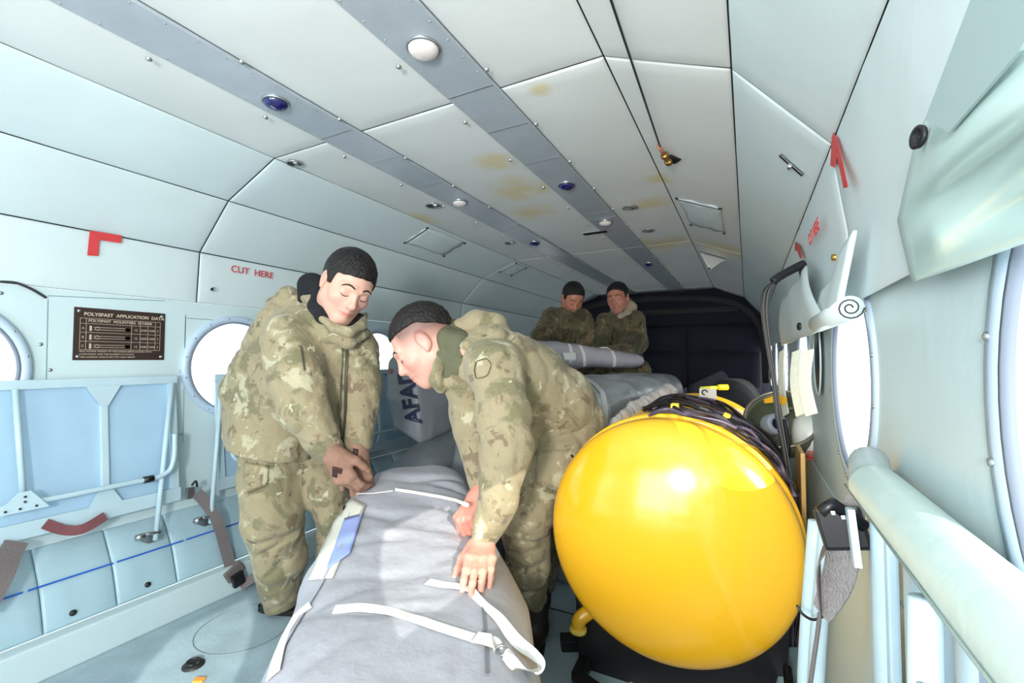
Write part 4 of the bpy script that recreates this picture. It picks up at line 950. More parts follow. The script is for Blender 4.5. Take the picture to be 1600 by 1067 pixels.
# cables lying over the tank
cb = thing('cable_coil', 'bundle of thin black cables draped over the yellow tank', 'cable', tuple(ray(tankB, 1100, 640, 0)[0]))
CBL = [M('cable_black', rgb(38, 34, 40), .4), M('cable_purple_grey', rgb(96, 84, 104), .35), M('cable_dark', rgb(26, 24, 28), .35)]
for k in range(22):
    r0 = random.Random(40 + k); j = (k - 11) / 11
    base = [(1016 + r0.uniform(-10, 12), 645 + j * 7), (1040, 640 + j * 13), (1075, 642 + j * 18), (1120, 656 + j * 20), (1160, 678 + j * 19), (1196, 706 + j * 17), (1222, 738 + j * 14), (1238 + j * 3, 775)]
    if k % 5 == 0: base = [(1022, 634), (1050, 622 - r0.uniform(0, 6)), (1085, 626), (1120, 640), (1152, 664), (1185, 694), (1215, 726)]
    pts = []
    for q, (x, y) in enumerate(base):
        p, n = ray(tankB, x + r0.uniform(-3, 3), y + r0.uniform(-3, 3), .006 + .022 * r0.random() * (1 if 0 < q < 6 else .4))
        if p is None: p = at(x, y, 1.50 if x > 1200 else 1.6)
        pts.append(p)
    mb = MB(); mb.tube(pts, .0032 + .0012 * (k % 3), 7, 7); mb.build('cable', CBL[k % 3], cb)
for (x, y) in ((1054, 647), (1130, 661)):
    p, n = ray(tankB, x, y, .02); mb = MB(); mb.box(p, (.035, .02, .022), n.to_track_quat('Z', 'Y').to_matrix(), .004); mb.build('yellow_tie', M('tie_yellow', rgb(240, 215, 50), .5), cb)
for k in range(8):
    r0 = random.Random(90 + k); mb = MB(); x = 1236 + k * 2.4
    mb.tube([at(x - 6, 745 + k * 3, 1.36), at(x, 800, 1.33), at(x + r0.uniform(-4, 8), 860, 1.3), at(x + r0.uniform(-6, 8), 930, 1.28), at(x - 8, 1010, 1.26)], .0035, 7, 6); mb.build('cable', CBL[k % 3], cb)
# flight helmet hung by the right wall
hm = thing('flight_helmet', 'olive and white flight helmet with ear cup hanging beyond the tank', 'helmet', tuple(at(1225, 720, 1.55)))
OLV = M('helmet_olive', rgb(96, 104, 84), .4, var=.08); HWH = M('helmet_white', rgb(232, 235, 228), .35)
hc = at(1222, 662, 1.58); ax_ = (at(1205, 600, 1.45) - hc).normalized()
pf = [(.0005, -.118), (.05, -.108), (.085, -.085), (.108, -.045), (.115, 0), (.112, .03), (.108, .032), (.110, 0), (.103, -.042), (.082, -.078), (.048, -.100), (.0005, -.110)]
mb = MB(); mb.lathe(pf, hc, ax_, 40); mb.build('helmet_shell', OLV, hm)
mb = MB(); c0 = hc + RT * .075 - UP * .03 - FW * .035; mb.lathe([(.0005, .07), (.03, .066), (.055, .052), (.07, .03), (.076, 0), (.07, -.03), (.045, -.05), (.0005, -.055)], c0, (RT - FW * .6), 32); mb.build('white_panel', HWH, hm)
mb = MB(); u_ = ax_.orthogonal().normalized(); v_ = ax_.cross(u_); cr_ = hc + ax_ * .034
mb.tube([cr_ + .113 * (u_ * math.cos(a) + v_ * math.sin(a)) for a in [i * math.pi / 14 for i in range(29)]], .006, 8); mb.build('rim', M('rim_metal', rgb(150, 140, 130), .35, metal=.7), hm)
ec = hc + ax_ * .0 - RT * .045 - FW * .02
mb = MB(); mb.lathe([(.018, .03), (.020, .036), (.032, .038), (.036, .03), (.036, -.01)], ec, (-FW + UP * .3), 28); mb.build('ear_cup', M('ear_cup_grey', rgb(150, 160, 170), .4), hm)
mb = MB(); mb.lathe([(.0005, .020), (.018, .022), (.019, .034)], ec, (-FW + UP * .3), 24); mb.build('ear_pad', M('ear_pad_navy', rgb(18, 26, 58), .4), hm)
mb = MB(); mb.slab([at(1196, 624, 1.50), at(1216, 616, 1.50), at(1230, 622, 1.50), at(1228, 633, 1.50), at(1208, 629, 1.5), at(1196, 630, 1.5)], FW * .01); mb.build('yellow_lining', M('lining_orange', rgb(245, 180, 30), .6), hm)
mb = MB(); mb.tube([cr_ + u_ * .0 + UP * .02, hc + UP * .05 + RT * .05, hc + RT * .07 - UP * .02, hc + RT * .02 - UP * .05], .005, 8, 8); mb.build('chin_cord', OLV, hm)
for k in range(4): MB().box(at(1267, 706 + k * 3.6, 1.485), (.020 + k * .004, .002, .004), Matrix.Rotation(-.4, 3, 'Z')).build('red_stripe', RED, hm)
mb = MB(); mb.tube([at(1225, 655, 1.46), at(1232, 700, 1.44), at(1226, 735, 1.43), at(1232, 760, 1.42)], .006, 8, 6); mb.build('strap', DARKM, hm)
# sunlit wall below the helmet, its golden light put into an added board
tag(MB().box((1.055, 1.62, .42), (.012, .16, .50), None, .003).build('sun_glow_board', M('board_sun_tan', rgb(222, 180, 110), .45, var=.15), origin=(1.055, 1.62, .17)), 'added tan board coloured like sunlight on right wall below the helmet', 'board')
# paper on the floor and small orange peel
P = [on(992, 1042, 2, .002), on(1035, 1062, 2, .002), on(1060, 1080, 2, .002), on(980, 1080, 2, .002)]
tag(MB().slab(P, (0, 0, .002)).build('paper_sheet', WHITE, origin=tuple(P[0])), 'white sheet of paper on the floor below the yellow tank', 'paper')
tag(MB().box(on(311, 1062, 2, .004), (.03, .02, .006), Matrix.Rotation(.5, 3, 'Z'), .003).build('orange_scrap', M('orange', rgb(240, 150, 60), .6), origin=tuple(on(311, 1062, 2, 0))), 'small orange scrap on the floor at the bottom edge', 'scrap')
# ================================================================== PEOPLE
# signed distance modelling: smooth union of tapered capsules, meshed with surface nets
def nv(v): return np.array(tuple(v), float)
class Sdf:
    def __init__(s): s.ops = []; s.cr = []; s.nz = []; s.cut = []
    def cap(s, a, b, ra, rb, k=.02, flat=None): s.ops.append(('c', nv(a), nv(b), ra, rb, k, flat)); return s
    def chain(s, pts, rs, k=.02, flat=None):
        for i in range(len(pts) - 1): s.cap(pts[i], pts[i + 1], rs[i], rs[i + 1], k, flat)
        return s
    def ell(s, c, r, B=None, k=.02): s.ops.append(('e', nv(c), np.array(r, float), B, 0, k, None)); return s
    def sub(s, c, r, B=None, k=.01): s.ops.append(('s', nv(c), np.array(r, float), B, 0, k, None)); return s
    def crease(s, a, b, rad=.012, dep=.01): s.cr.append((nv(a), nv(b), rad, dep)); return s
    def noise(s, f, amp, seed, ridge=False, sc=(1, 1, 1)): s.nz.append((f, amp, seed, ridge, np.array(sc, float))); return s
    def plane(s, p, n, k=.006): s.cut.append((nv(p), nv(Vector(n).normalized()), k)); return s    # keep the side n points to
    def __call__(s, P):
        d = None
        for (t, a, b, ra, rb, k, fl) in s.ops:
            if t == 'c':
                ab = b - a; L2 = ab @ ab + 1e-12; q = P - a; tt = np.clip(q @ ab / L2, 0, 1)
                w_ = q - tt[:, None] * ab
                if fl is not None:
                    n_, sc_ = fl; w_ = w_ + (sc_ - 1) * (w_ @ n_)[:, None] * n_
                e = np.sqrt((w_ * w_).sum(1)) - (ra + (rb - ra) * tt)
            else:
                q = P - a
                if rb_is(ra): q = q @ ra
                k0 = np.sqrt(((q / b) ** 2).sum(1)) + 1e-9; k1 = np.sqrt(((q / b ** 2) ** 2).sum(1)) + 1e-9; e = k0 * (k0 - 1) / k1
            if d is None: d = e
            elif t == 's':
                h = np.clip(.5 - .5 * (d + e) / k, 0, 1); d = d * (1 - h) - e * h + k * h * (1 - h)
            else:
                h = np.clip(.5 + .5 * (d - e) / k, 0, 1); d = d * (1 - h) + e * h - k * h * (1 - h)
        for (a, b, rad, dep) in s.cr:
            ab = b - a; q = P - a; tt = np.clip(q @ ab / (ab @ ab + 1e-12), 0, 1); w_ = q - tt[:, None] * ab; dp = w_ @ _fw
            w2 = (w_ * w_).sum(1) - dp * dp * .93; d = d + 1.25 * dep * np.exp(-w2 / rad ** 2) * np.sin(np.pi * np.clip(tt * .92 + .04, 0, 1)) ** .5
        for (f, amp, seed, rg, sc_) in s.nz:
            n_ = snoise(P * sc_, f, seed)
            d = d + (amp * np.clip(1 - 2.6 * np.abs(n_), 0, 1) ** 2 if rg else amp * n_)
        for (p, n_, k) in s.cut:
            e = -((P - p) @ n_); h = np.clip(.5 - .5 * (d - e) / k, 0, 1); d = d * (1 - h) + e * h + k * h * (1 - h)
        return d
def rb_is(x): return isinstance(x, np.ndarray)
_fw = nv(FW)
def nets(f, lo, hi, h):
    lo = nv(lo); hi = nv(hi); Bk = 12; n = np.ceil((hi - lo) / h / Bk).astype(int); N = n * Bk + 1
    V = np.empty(tuple(N), np.float32)
    ci = np.stack(np.meshgrid(*[np.arange(k) for k in n], indexing='ij'), -1).reshape(-1, 3)
    cc = lo + (ci * Bk + Bk / 2) * h; dc = f(cc); act = np.abs(dc) < Bk * h * .87 * 1.5 + .03
    off = np.stack(np.meshgrid(*[np.arange(Bk + 1)] * 3, indexing='ij'), -1).reshape(-1, 3)
    for i in range(len(ci)):
        if not act[i]:
            a = ci[i] * Bk; V[a[0]:a[0] + Bk + 1, a[1]:a[1] + Bk + 1, a[2]:a[2] + Bk + 1] = np.sign(dc[i])
    ids = np.nonzero(act)[0]
    for s0 in range(0, len(ids), 60):
        ch = ids[s0:s0 + 60]; P = (ci[ch][:, None, :] * Bk + off[None]); vals = f((lo + P.reshape(-1, 3) * h)).astype(np.float32).reshape(len(ch), Bk + 1, Bk + 1, Bk + 1)
        for j, c_ in enumerate(ch):
            a = ci[c_] * Bk; V[a[0]:a[0] + Bk + 1, a[1]:a[1] + Bk + 1, a[2]:a[2] + Bk + 1] = vals[j]
    S = V < 0
    cnt = sum(S[i:N[0] - 1 + i, j:N[1] - 1 + j, k:N[2] - 1 + k].astype(np.int8) for i in (0, 1) for j in (0, 1) for k in (0, 1))
    A = (cnt > 0) & (cnt < 8); idx = -np.ones(A.shape, np.int64); C = np.argwhere(A); idx[A] = np.arange(len(C))
    acc = np.zeros((len(C), 3)); num = np.zeros(len(C))
    cor = [np.array((i, j, k)) for i in (0, 1) for j in (0, 1) for k in (0, 1)]
    for p in cor:
        for ax in range(3):
            if p[ax] == 0:
                q = p.copy(); q[ax] = 1; a = V[tuple((C + p).T)]; b = V[tuple((C + q).T)]; m_ = (a < 0) != (b < 0)
                t = np.where(m_, a / np.where(m_, a - b, 1), 0); pt = p + 0.0 * C; pt[:, ax] = t
                acc[m_] += pt[m_]; num[m_] += 1
    verts = lo + (C + acc / np.maximum(num, 1)[:, None]) * h; faces = []
    for ax in range(3):
        sl0 = [slice(1, None)] * 3; sl1 = [slice(1, None)] * 3; sl0[ax] = slice(0, -1)
        a = S[tuple(slice(0, -1) if q == ax else slice(1, -1) for q in range(3))]; b = S[tuple(slice(1, None) if q == ax else slice(1, -1) for q in range(3))]
        E_ = np.argwhere(a != b); o_ = np.array([0 if q == ax else 1 for q in range(3)]); E_ = E_ + o_; u, v = (ax + 1) % 3, (ax + 2) % 3
        def g(du, dv):
            K = E_.copy(); K[:, u] -= du; K[:, v] -= dv; return idx[tuple(K.T)]
        Q = np.stack([g(1, 1), g(0, 1), g(0, 0), g(1, 0)], 1); fl = S[tuple(E_.T)]
        Q[~fl] = Q[~fl][:, ::-1]; faces.append(Q)
    return verts, np.concatenate(faces)
def arr_mesh(name, parts, m, parent=None, origin=None, tint=None):
    vs = []; fs = []; k = 0
    for (v, f) in parts: vs.append(v); fs.append(f + k); k += len(v)
    V = np.concatenate(vs); Q = np.concatenate(fs); me = bpy.data.meshes.new(name)
    me.vertices.add(len(V)); me.vertices.foreach_set('co', V.astype(np.float32).ravel()); me.loops.add(len(Q) * 4); me.loops.foreach_set('vertex_index', Q.astype(np.int32).ravel())
    me.polygons.add(len(Q)); me.polygons.foreach_set('loop_start', np.arange(0, len(Q) * 4, 4, dtype=np.int32)); me.polygons.foreach_set('loop_total', np.full(len(Q), 4, np.int32))
    me.polygons.foreach_set('use_smooth', np.ones(len(Q), bool)); me.update(calc_edges=True)
    if tint is not None:
        at_ = me.color_attributes.new('tint', 'FLOAT_COLOR', 'POINT'); col = np.concatenate([tint, np.ones((len(V), 1))], 1).astype(np.float32); at_.data.foreach_set('color', col.ravel())
    return mesh_obj(name, me, m, parent, origin)
def bvh_of(parts):
    vs = []; fs = []; k = 0
    for (v, f) in parts: vs += [Vector(x) for x in v.tolist()]; fs += (f + k).tolist(); k += len(v)
    return BVHTree.FromPolygons(vs, fs)
def bounds(S, pad=.03):
    P = []
    for o in S.ops:
        if o[0] == 'c': P += [o[1] - max(o[3], o[4]), o[1] + max(o[3], o[4]), o[2] - max(o[3], o[4]), o[2] + max(o[3], o[4])]
        elif o[0] == 'e': P += [o[1] - o[2].max(), o[1] + o[2].max()]
    P = np.array(P); return P.min(0) - pad, P.max(0) + pad
def mk(S, h, pad=.03): lo, hi = bounds(S, pad); return nets(S, lo, hi, h)
# ---- materials
def camo(name, cols, rough=.8, sc=1.0):
    m = bpy.data.materials.new(name); m.use_nodes = True; nt = m.node_tree; N = nt.nodes; L = nt.links; b = N['Principled BSDF']; b.inputs['Roughness'].default_value = rough
    tc = N.new('ShaderNodeTexCoord'); prev = None
    base, specs = cols
    rgbn = N.new('ShaderNodeRGB'); rgbn.outputs[0].default_value = base; prev = rgbn.outputs[0]
    for i, (c, scale, th, seed, soft) in enumerate(specs):
        mp = N.new('ShaderNodeMapping'); mp.inputs['Location'].default_value = (seed * 1.7, seed * 2.3, seed); L.new(tc.outputs['Object'], mp.inputs[0])
        n = N.new('ShaderNodeTexNoise'); n.inputs['Scale'].default_value = scale * sc; n.inputs['Detail'].default_value = 4.5; n.inputs['Roughness'].default_value = .62; n.inputs['Distortion'].default_value = .5; L.new(mp.outputs[0], n.inputs[0])
        r = N.new('ShaderNodeMapRange'); r.inputs[1].default_value = th; r.inputs[2].default_value = th + soft; L.new(n.outputs[0], r.inputs[0])
        mx = N.new('ShaderNodeMix'); mx.data_type = 'RGBA'; L.new(r.outputs[0], mx.inputs[0]); L.new(prev, mx.inputs[6]); mx.inputs[7].default_value = c; prev = mx.outputs[2]
    L.new(prev, b.inputs['Base Color'])
    w1 = N.new('ShaderNodeTexNoise'); w1.inputs['Scale'].default_value = 26; w1.inputs['Detail'].default_value = 6; L.new(tc.outputs['Object'], w1.inputs[0])
    w2 = N.new('ShaderNodeTexNoise'); w2.inputs['Scale'].default_value = 420; L.new(tc.outputs['Object'], w2.inputs[0])
    ad = N.new('ShaderNodeMath'); ad.operation = 'MULTIPLY_ADD'; L.new(w2.outputs[0], ad.inputs[0]); ad.inputs[1].default_value = .12; L.new(w1.outputs[0], ad.inputs[2])
    bp = N.new('ShaderNodeBump'); bp.inputs['Strength'].default_value = .6; bp.inputs['Distance'].default_value = .014; L.new(ad.outputs[0], bp.inputs['Height']); L.new(bp.outputs[0], b.inputs['Normal'])
    b.inputs['Sheen Weight'].default_value = .15
    return m
CAMO = camo('camouflage_cloth', (rgb(152, 140, 110), [(rgb(122, 116, 86), 8, .53, 1, .05), (rgb(180, 173, 144), 12, .58, 4, .05), (rgb(122, 106, 82), 15, .59, 7, .04), (rgb(106, 100, 76), 20, .63, 11, .04), (rgb(194, 189, 162), 26, .66, 13, .03)]))
OLIVE = M('olive_lining', rgb(92, 92, 70), .85, bump=.3)
FLEECE = M('black_fleece', rgb(20, 21, 27), .95, bump=.5, bscale=140)
HAIR = M('dark_hair', rgb(17, 11, 9), .5, var=.5, vscale=90, bump=.8, bscale=130, stretch=(1, 1, 1))
ZIP = M('zip_dark', rgb(70, 66, 52), .6); BOOT = M('boot_leather', rgb(44, 38, 34), .5, bump=.3); SOLE = M('boot_sole', rgb(20, 20, 20), .8)
GLOVE = M('glove_brown', rgb(148, 112, 94), .75, var=.12, vscale=40, bump=.5, bscale=60); GPATCH = M('glove_dark_patch', rgb(58, 34, 28), .7)
BEIGE = M('hood_beige', rgb(176, 160, 140), .9, bump=.4, bscale=60)
SKIN = bpy.data.materials.new('skin'); SKIN.use_nodes = True
_b = SKIN.node_tree.nodes['Principled BSDF']; _a = SKIN.node_tree.nodes.new('ShaderNodeVertexColor'); _a.layer_name = 'tint'; SKIN.node_tree.links.new(_a.outputs[0], _b.inputs['Base Color'])
_b.inputs['Roughness'].default_value = .48; _b.inputs['Subsurface Weight'].default_value = .12; _b.inputs['Subsurface Scale'].default_value = .01; _b.inputs['Subsurface Radius'].default_value = (1, .35, .2)
_nn = SKIN.node_tree.nodes.new('ShaderNodeTexNoise'); _nn.inputs['Scale'].default_value = 180; _bb = SKIN.node_tree.nodes.new('ShaderNodeBump'); _bb.inputs['Strength'].default_value = .12; _bb.inputs['Distance'].default_value = .002
SKIN.node_tree.links.new(_nn.outputs[0], _bb.inputs['Height']); SKIN.node_tree.links.new(_bb.outputs[0], _b.inputs['Normal'])
# ---- head
def basis(f, u):
    f = Vector(f).normalized(); r = f.cross(Vector(u)).normalized(); u = r.cross(f); return np.array([tuple(r), tuple(f), tuple(u)])   # rows
def head_local(sex=0):
    S = Sdf(); Z = lambda *a: np.array(a, float)
    S.ell(Z(0, -.018, .030), (.0765, .096, .086)); S.ell(Z(0, .026, -.028), (.062, .066, .084), k=.03)
    S.cap(Z(-.046, .0, -.062), Z(-.016, .062, -.096), .022, .018, .03); S.cap(Z(.046, .0, -.062), Z(.016, .062, -.096), .022, .018, .03)
    S.cap(Z(-.010, .070, -.100), Z(.010, .070, -.100), .0155, .0155, .02)
    for s in (-1, 1):
        S.ell(Z(s * .042, .054, -.026), (.020, .020, .018), k=.02)                    # cheekbone
        S.cap(Z(s * .012, .083, .022), Z(s * .044, .070, .022), .0095, .0085, .014)      # brow ridge
    for s in (-1, 1): S.sub(Z(s * .0315, .0965, .002), (.018, .014, .0115), k=.012)
    for s in (-1, 1):
        S.ell(Z(s * .0315, .0712, .0000), (.0160, .0135, .0125), k=.007)                # closed lid over the eyeball
    S.cap(Z(0, .084, .014), Z(0, .1055, -.028), .0062, .0098, .010); S.cap(Z(0, .1055, -.028), Z(0, .098, -.034), .0102, .009, .006)
    for s in (-1, 1): S.ell(Z(s * .0115, .0945, -.033), (.0075, .010, .0072), k=.006)
    for s in (-1, 1): S.sub(Z(s * .006, .0985, -.0415), (.0035, .005, .003), k=.002)
    S.cap(Z(0, .080, -.055), Z(0, .082, -.082), .014, .010, .02)
    S.cap(Z(-.018, .0855, -.0600), Z(0, .0925, -.0575), .0042, .0055, .006); S.cap(Z(.018, .0855, -.0600), Z(0, .0925, -.0575), .0042, .0055, .006)
    S.cap(Z(-.015, .0850, -.0680), Z(0, .0915, -.0695), .0045, .0062, .006); S.cap(Z(.015, .0850, -.0680), Z(0, .0915, -.0695), .0045, .0062, .006)
    for s in (-1, 1):
        S.sub(Z(s * .021, .086, -.064), (.003, .004, .002), k=.003)
        S.ell(Z(s * .0775, -.008, -.004), (.0085, .0185, .031), k=.006); S.sub(Z(s * .0875, -.003, .0), (.005, .0095, .018), k=.005)
        S.ell(Z(s * .0775, -.000, -.030), (.007, .008, .009), k=.006)
    S.cap(Z(0, -.022, -.05), Z(0, -.045, -.15), .055, .058, .03)
    return S
HEAD = head_local()
def surf_y(x, z, F_=HEAD):
    ys = np.linspace(.13, .0, 261); P = np.stack([np.full(261, x), ys, np.full(261, z)], 1); d = F_(P); i = np.argmax(d < 0); return ys[i]
def skin_tint(L, fade=0, base=(220, 172, 152)):
    """L: local head coordinates -> own colours of skin, lips, stubble"""
    n = len(L); c = np.tile(np.array(lin(tuple(v / 255 for v in base))), (n, 1)); x, y, z = np.abs(L[:, 0]), L[:, 1], L[:, 2]
    def mixc(w_, col):
        nonlocal c; w_ = np.clip(w_, 0, 1)[:, None]; c = c * (1 - w_) + np.array(lin(tuple(v / 255 for v in col))) * w_
    mixc(.35 * np.exp(-(((x - .042) / .022) ** 2 + ((z + .035) / .022) ** 2)) * (y > .02), (226, 140, 128))
    mixc(.35 * np.exp(-((x / .014) ** 2 + ((z + .032) / .012) ** 2)) * (y > .08), (224, 140, 125))
    mixc(.22 * np.clip((-.045 - z) / .02, 0, 1) * (y > -.02) * (z > -.125), (150, 120, 108))                        # shaven beard
    mixc(.20 * np.exp(-((x / .03) ** 2 + ((z + .049) / .006) ** 2)) * (y > .06), (130, 100, 90))
    lip = np.exp(-((x / .0205) ** 4 + ((z + .0640) / (.0095 - x * .2)) ** 4)) * (y > .075); mixc(.8 * lip, (204, 118, 112))
    mixc(.7 * np.exp(-(((z + .0636) / .0012) ** 2 + (x / .019) ** 6)) * (y > .075), (120, 58, 55))
    mixc(.3 * (x > .074) * (z > -.04) * (z < .035), (226, 140, 126))
    mixc(.35 * np.exp(-(((x - .0315) / .016) ** 2 + ((z + .004) / .011) ** 2)) * (y > .06), (205, 140, 128))
    if fade: mixc(fade * np.clip((z + .012 - .4 * y) / .05, 0, 1) * np.clip((.062 - y) / .02, 0, 1), (62, 46, 46))
    return c
def head_field(B, c, S=HEAD, sc=1.0):
    c = nv(c)
    return lambda P: S(((P - c) @ B.T) / sc) * sc
def build_head(c, f, u, neck_to, h=.0034, fade=0, hair=0, base=(220, 172, 152)):
    B = basis(f, u); c = nv(c); nk = nv(neck_to); nb = c + np.array([0, -.022, -.05]) @ B
    hf = head_field(B, c)
    def fld(P):
        d = hf(P); ab = nk - nb; q = P - nb; tt = np.clip(q @ ab / (ab @ ab), 0, 1); e = np.sqrt(((q - tt[:, None] * ab) ** 2).sum(1)) - (.054 + .008 * tt); k = .025
        hh = np.clip(.5 + .5 * (d - e) / k, 0, 1); return d * (1 - hh) + e * hh - k * hh * (1 - hh)
    lo = np.minimum(c - .15, nk - .08); hi = np.maximum(c + .15, nk + .08)
    v, q = nets(fld, lo, hi, h); return (v, q), skin_tint((v - c) @ B.T, fade, base), B, c
def hair_mesh(B, c, h, front=.009, fringe=0, fade=False, th=.0065, seed=1):
    def fld(P):
        L = (P - c) @ B.T; x, y, z = L[:, 0], L[:, 1], L[:, 2]
        q = L - np.array([0, -.018, .030]); r = np.array([.0765, .096, .086]) + th; k0 = np.sqrt(((q / r) ** 2).sum(1)) + 1e-9; k1 = np.sqrt(((q / r ** 2) ** 2).sum(1)) + 1e-9; d = k0 * (k0 - 1) / k1
        d = d + .0016 * snoise(L, 260, seed) + .0022 * snoise(L, 90, seed + 1)
        if fade: e = (.056 + .14 * np.clip(y, 0, .1) - .9 * np.clip(-y - .02, 0, .1)) - z + .004 * snoise(L, 70, seed) + .0025 * snoise(L, 160, seed + 2)
        else:
            e = front - (-.56 * y + .83 * z) + .0065 * snoise(L, 42, seed + 2) + .0035 * snoise(L, 140, seed) - fringe * (y > .05)
            side = (.0 - (z - .004 - .0 * y)); sb = np.maximum(np.abs(np.abs(x) - .078) - .02, 0)
            e = np.where((y > -.02) & (y < .035) & (np.abs(x) > .05), np.minimum(e, -(z + .012) + .0), e)   # sideburn
            e = np.where((y > .035) & (np.abs(x) > .045) & (z < .045), np.maximum(e, (.040 - z) * 1.0), e)        # temples
        dd = np.maximum(d, e); k = .008; hh = np.clip(.5 - .5 * (d - e) / k, 0, 1); return d * (1 - hh) + e * hh + k * hh * (1 - hh)
    return nets(fld, c - .135, c + .135, h)
BROW = M('brow_hair', rgb(54, 38, 32), .8)
def face_bits(B, c, par, brow=BROW, gaze=0, scale=1):
    W = lambda x, y, z: Vector(tuple(c + np.array([x, y, z]) @ B))
    for s in (-1, 1):
        pts = [(s * .013, .0255), (s * .022, .0295), (s * .034, .0300), (s * .046, .0245), (s * .051, .0195)]
        mb = MB(); mb.tube([W(x, surf_y(x, z) - .0004, z) for x, z in pts], lambda t: .0033 * (1 - .85 * abs(t - .35) ** 1.2) , 8, 4); mb.build('eyebrow', brow, par)
        pts = [(s * .0185, -.0040), (s * .025, -.0078), (s * .0315, -.0090), (s * .039, -.0078), (s * .0455, -.0035)]
        mb = MB(); mb.tube([W(x, surf_y(x, z) + .0004, z) for x, z in pts], lambda t: .0017 * (1 - .6 * abs(2 * t - 1) ** 2), 6, 4); mb.build('eyelash', brow, par)
# ---- hands: local frame x = thumb side, y = towards the fingers, z = back of the hand
def hand_sdf(S, o, y, z, thumb_x, curl=(20, 25, 15), spread=1.0, r=1.0, thumb=(35, 20), curls=None, k=.006):
    o = nv(o); y = nv(Vector(y).normalized()); z = nv(z); z = z - y * (z @ y); z /= np.linalg.norm(z); x = np.cross(y, z); x = x if x @ nv(thumb_x) > 0 else -x
    W = lambda a, b, c_: o + a * x + b * y + c_ * z
    rot = lambda a: (math.cos(math.radians(a)) * y - math.sin(math.radians(a)) * z)
    fx = [.030, .010, -.010, -.028]; Ls = [(.040, .026, .021), (.045, .029, .022), (.041, .027, .021), (.032, .021, .019)]; ky = [.086, .090, .085, .076]
    for i in range(4): S.cap(W(fx[i] * .62, .008, 0), W(fx[i] * .95, ky[i], 0), .0135 * r, .0112 * r, .012)
    S.cap(W(0, -.05, 0), W(0, .012, 0), .027 * r, .025 * r, .02); S.ell(W(0, .05, -.002), (.036, .036, .036), k=.001) if False else None
    for i in range(4):
        cu = curls[i] if curls else curl; p = W(fx[i], ky[i], 0); a = 0; sp = (fx[i]) * 2.4 * (spread - 1) ; rr = [.0098, .0088, .0082, .0070]
        for j in range(3):
            a += cu[j]; dvec = rot(a) + x * sp * 1.0; dvec /= np.linalg.norm(dvec); q = p + dvec * Ls[i][j]; S.cap(p, q, rr[j] * r * (1 if i < 3 else .9), rr[j + 1] * r * (1 if i < 3 else .9), .0035 if j else .007); p = q
    t0 = W(.024, .016, -.006); a1 = math.radians(thumb[0]); d1 = math.cos(a1) * y + math.sin(a1) * x - .35 * z; d1 /= np.linalg.norm(d1)
    t1 = t0 + d1 * .042; a2 = math.radians(thumb[1]); d2 = math.cos(a2) * y + math.sin(a2) * x - .45 * z; d2 /= np.linalg.norm(d2); t2 = t1 + d2 * .032; t3 = t2 + d2 * .022
    S.cap(t0, t1, .0165 * r, .0125 * r, .014); S.cap(t1, t2, .0115 * r, .0105 * r, .005); S.cap(t2, t3, .0105 * r, .0085 * r, .004)
    return S
def hand_tint(v, base=(228, 160, 142)):
    return np.tile(np.array(lin(tuple(q / 255 for q in base))), (len(v), 1)) * (1 + .08 * snoise(v, 70, 3))[:, None]
def boot(par, ank, toe, sole_z=0):
    a = nv(ank); t = nv(toe); d = t - a; d[2] = 0; d /= np.linalg.norm(d); S = Sdf(); b0 = np.array([a[0], a[1], sole_z])
    S.cap(a + [0, 0, .05], b0 + [0, 0, .07], .050, .046, .02); S.cap(b0 - d * .035 + [0, 0, .045], b0 + d * .11 + [0, 0, .040], .040, .034, .03); S.cap(b0 + d * .11 + [0, 0, .038], b0 + d * .165 + [0, 0, .034], .036, .030, .02)
    S.noise(30, .0015, 2); S.plane(b0 + [0, 0, .018], (0, 0, 1)); bo = arr_mesh('boot', [mk(S, .006)], BOOT, par)
    mb = MB(); sd_ = np.array([d[1], -d[0], 0]); out = []
    for q in range(24):
        an = 2 * math.pi * q / 24; out.append(tuple(b0 + d * (.055 + .142 * math.cos(an)) + sd_ * (.043 * math.sin(an) * (1 + .12 * math.cos(an))) + [0, 0, .002]))
    mb.slab(out, (0, 0, .020)); mb.build('sole', SOLE, bo); return bo
def path_strip(bvh, pix, wd, name, m, par, off=.003, th=.003, k=5):
    p, n = path_on(bvh, pix, off, k)
    if len(p) < 3: return None
    mb = MB(); mb.ribbon(p, n, wd, th, 1); return mb.build(name, m, par)
def cam_frame(yaw, pitch, roll):
    """facing direction: yaw>0 turns to the photo's right, pitch>0 down, roll>0 tips the crown to the photo's right"""
    y, p, r = map(math.radians, (yaw, pitch, roll)); fh = math.cos(y) * -FW + math.sin(y) * RT; f = math.cos(p) * fh - math.sin(p) * UP; u = math.cos(p) * UP + math.sin(p) * fh
    u = Matrix.Rotation(-r, 3, f) @ u if False else (math.cos(r) * u + math.sin(r) * f.cross(u) * -1); return f, u

# ================================================ soldier on the left, brown gloves
pl_ = thing('person', 'standing soldier in camouflage jacket and brown gloves gripping the grey bag', 'person', (-.6, 1.12, 0))
f, u = cam_frame(36, 32, 16)
hp, tint, B, c = build_head(at(544, 445, 1.52), f, u, at(498, 512, 1.60))
inner = Sdf(); inner.chain([at(495, 530, 1.64), at(440, 640, 1.72), at(430, 690, 1.74)], [.11, .11, .10]); inner.chain([at(430, 690, 1.72), at(428, 805, 1.64), at(444, 930, 1.68)], [.08, .06, .045]); inner.chain([at(480, 700, 1.8), at(518, 795, 1.74), at(518, 900, 1.80)], [.08, .05, .04])
inner.chain([at(455, 520, 1.56), at(478, 640, 1.48), at(513, 700, 1.48)], [.05, .04, .03]); inner.chain([at(555, 545, 1.68), at(566, 640, 1.62), at(556, 700, 1.56)], [.05, .04, .03])
ip = mk(inner, .014)
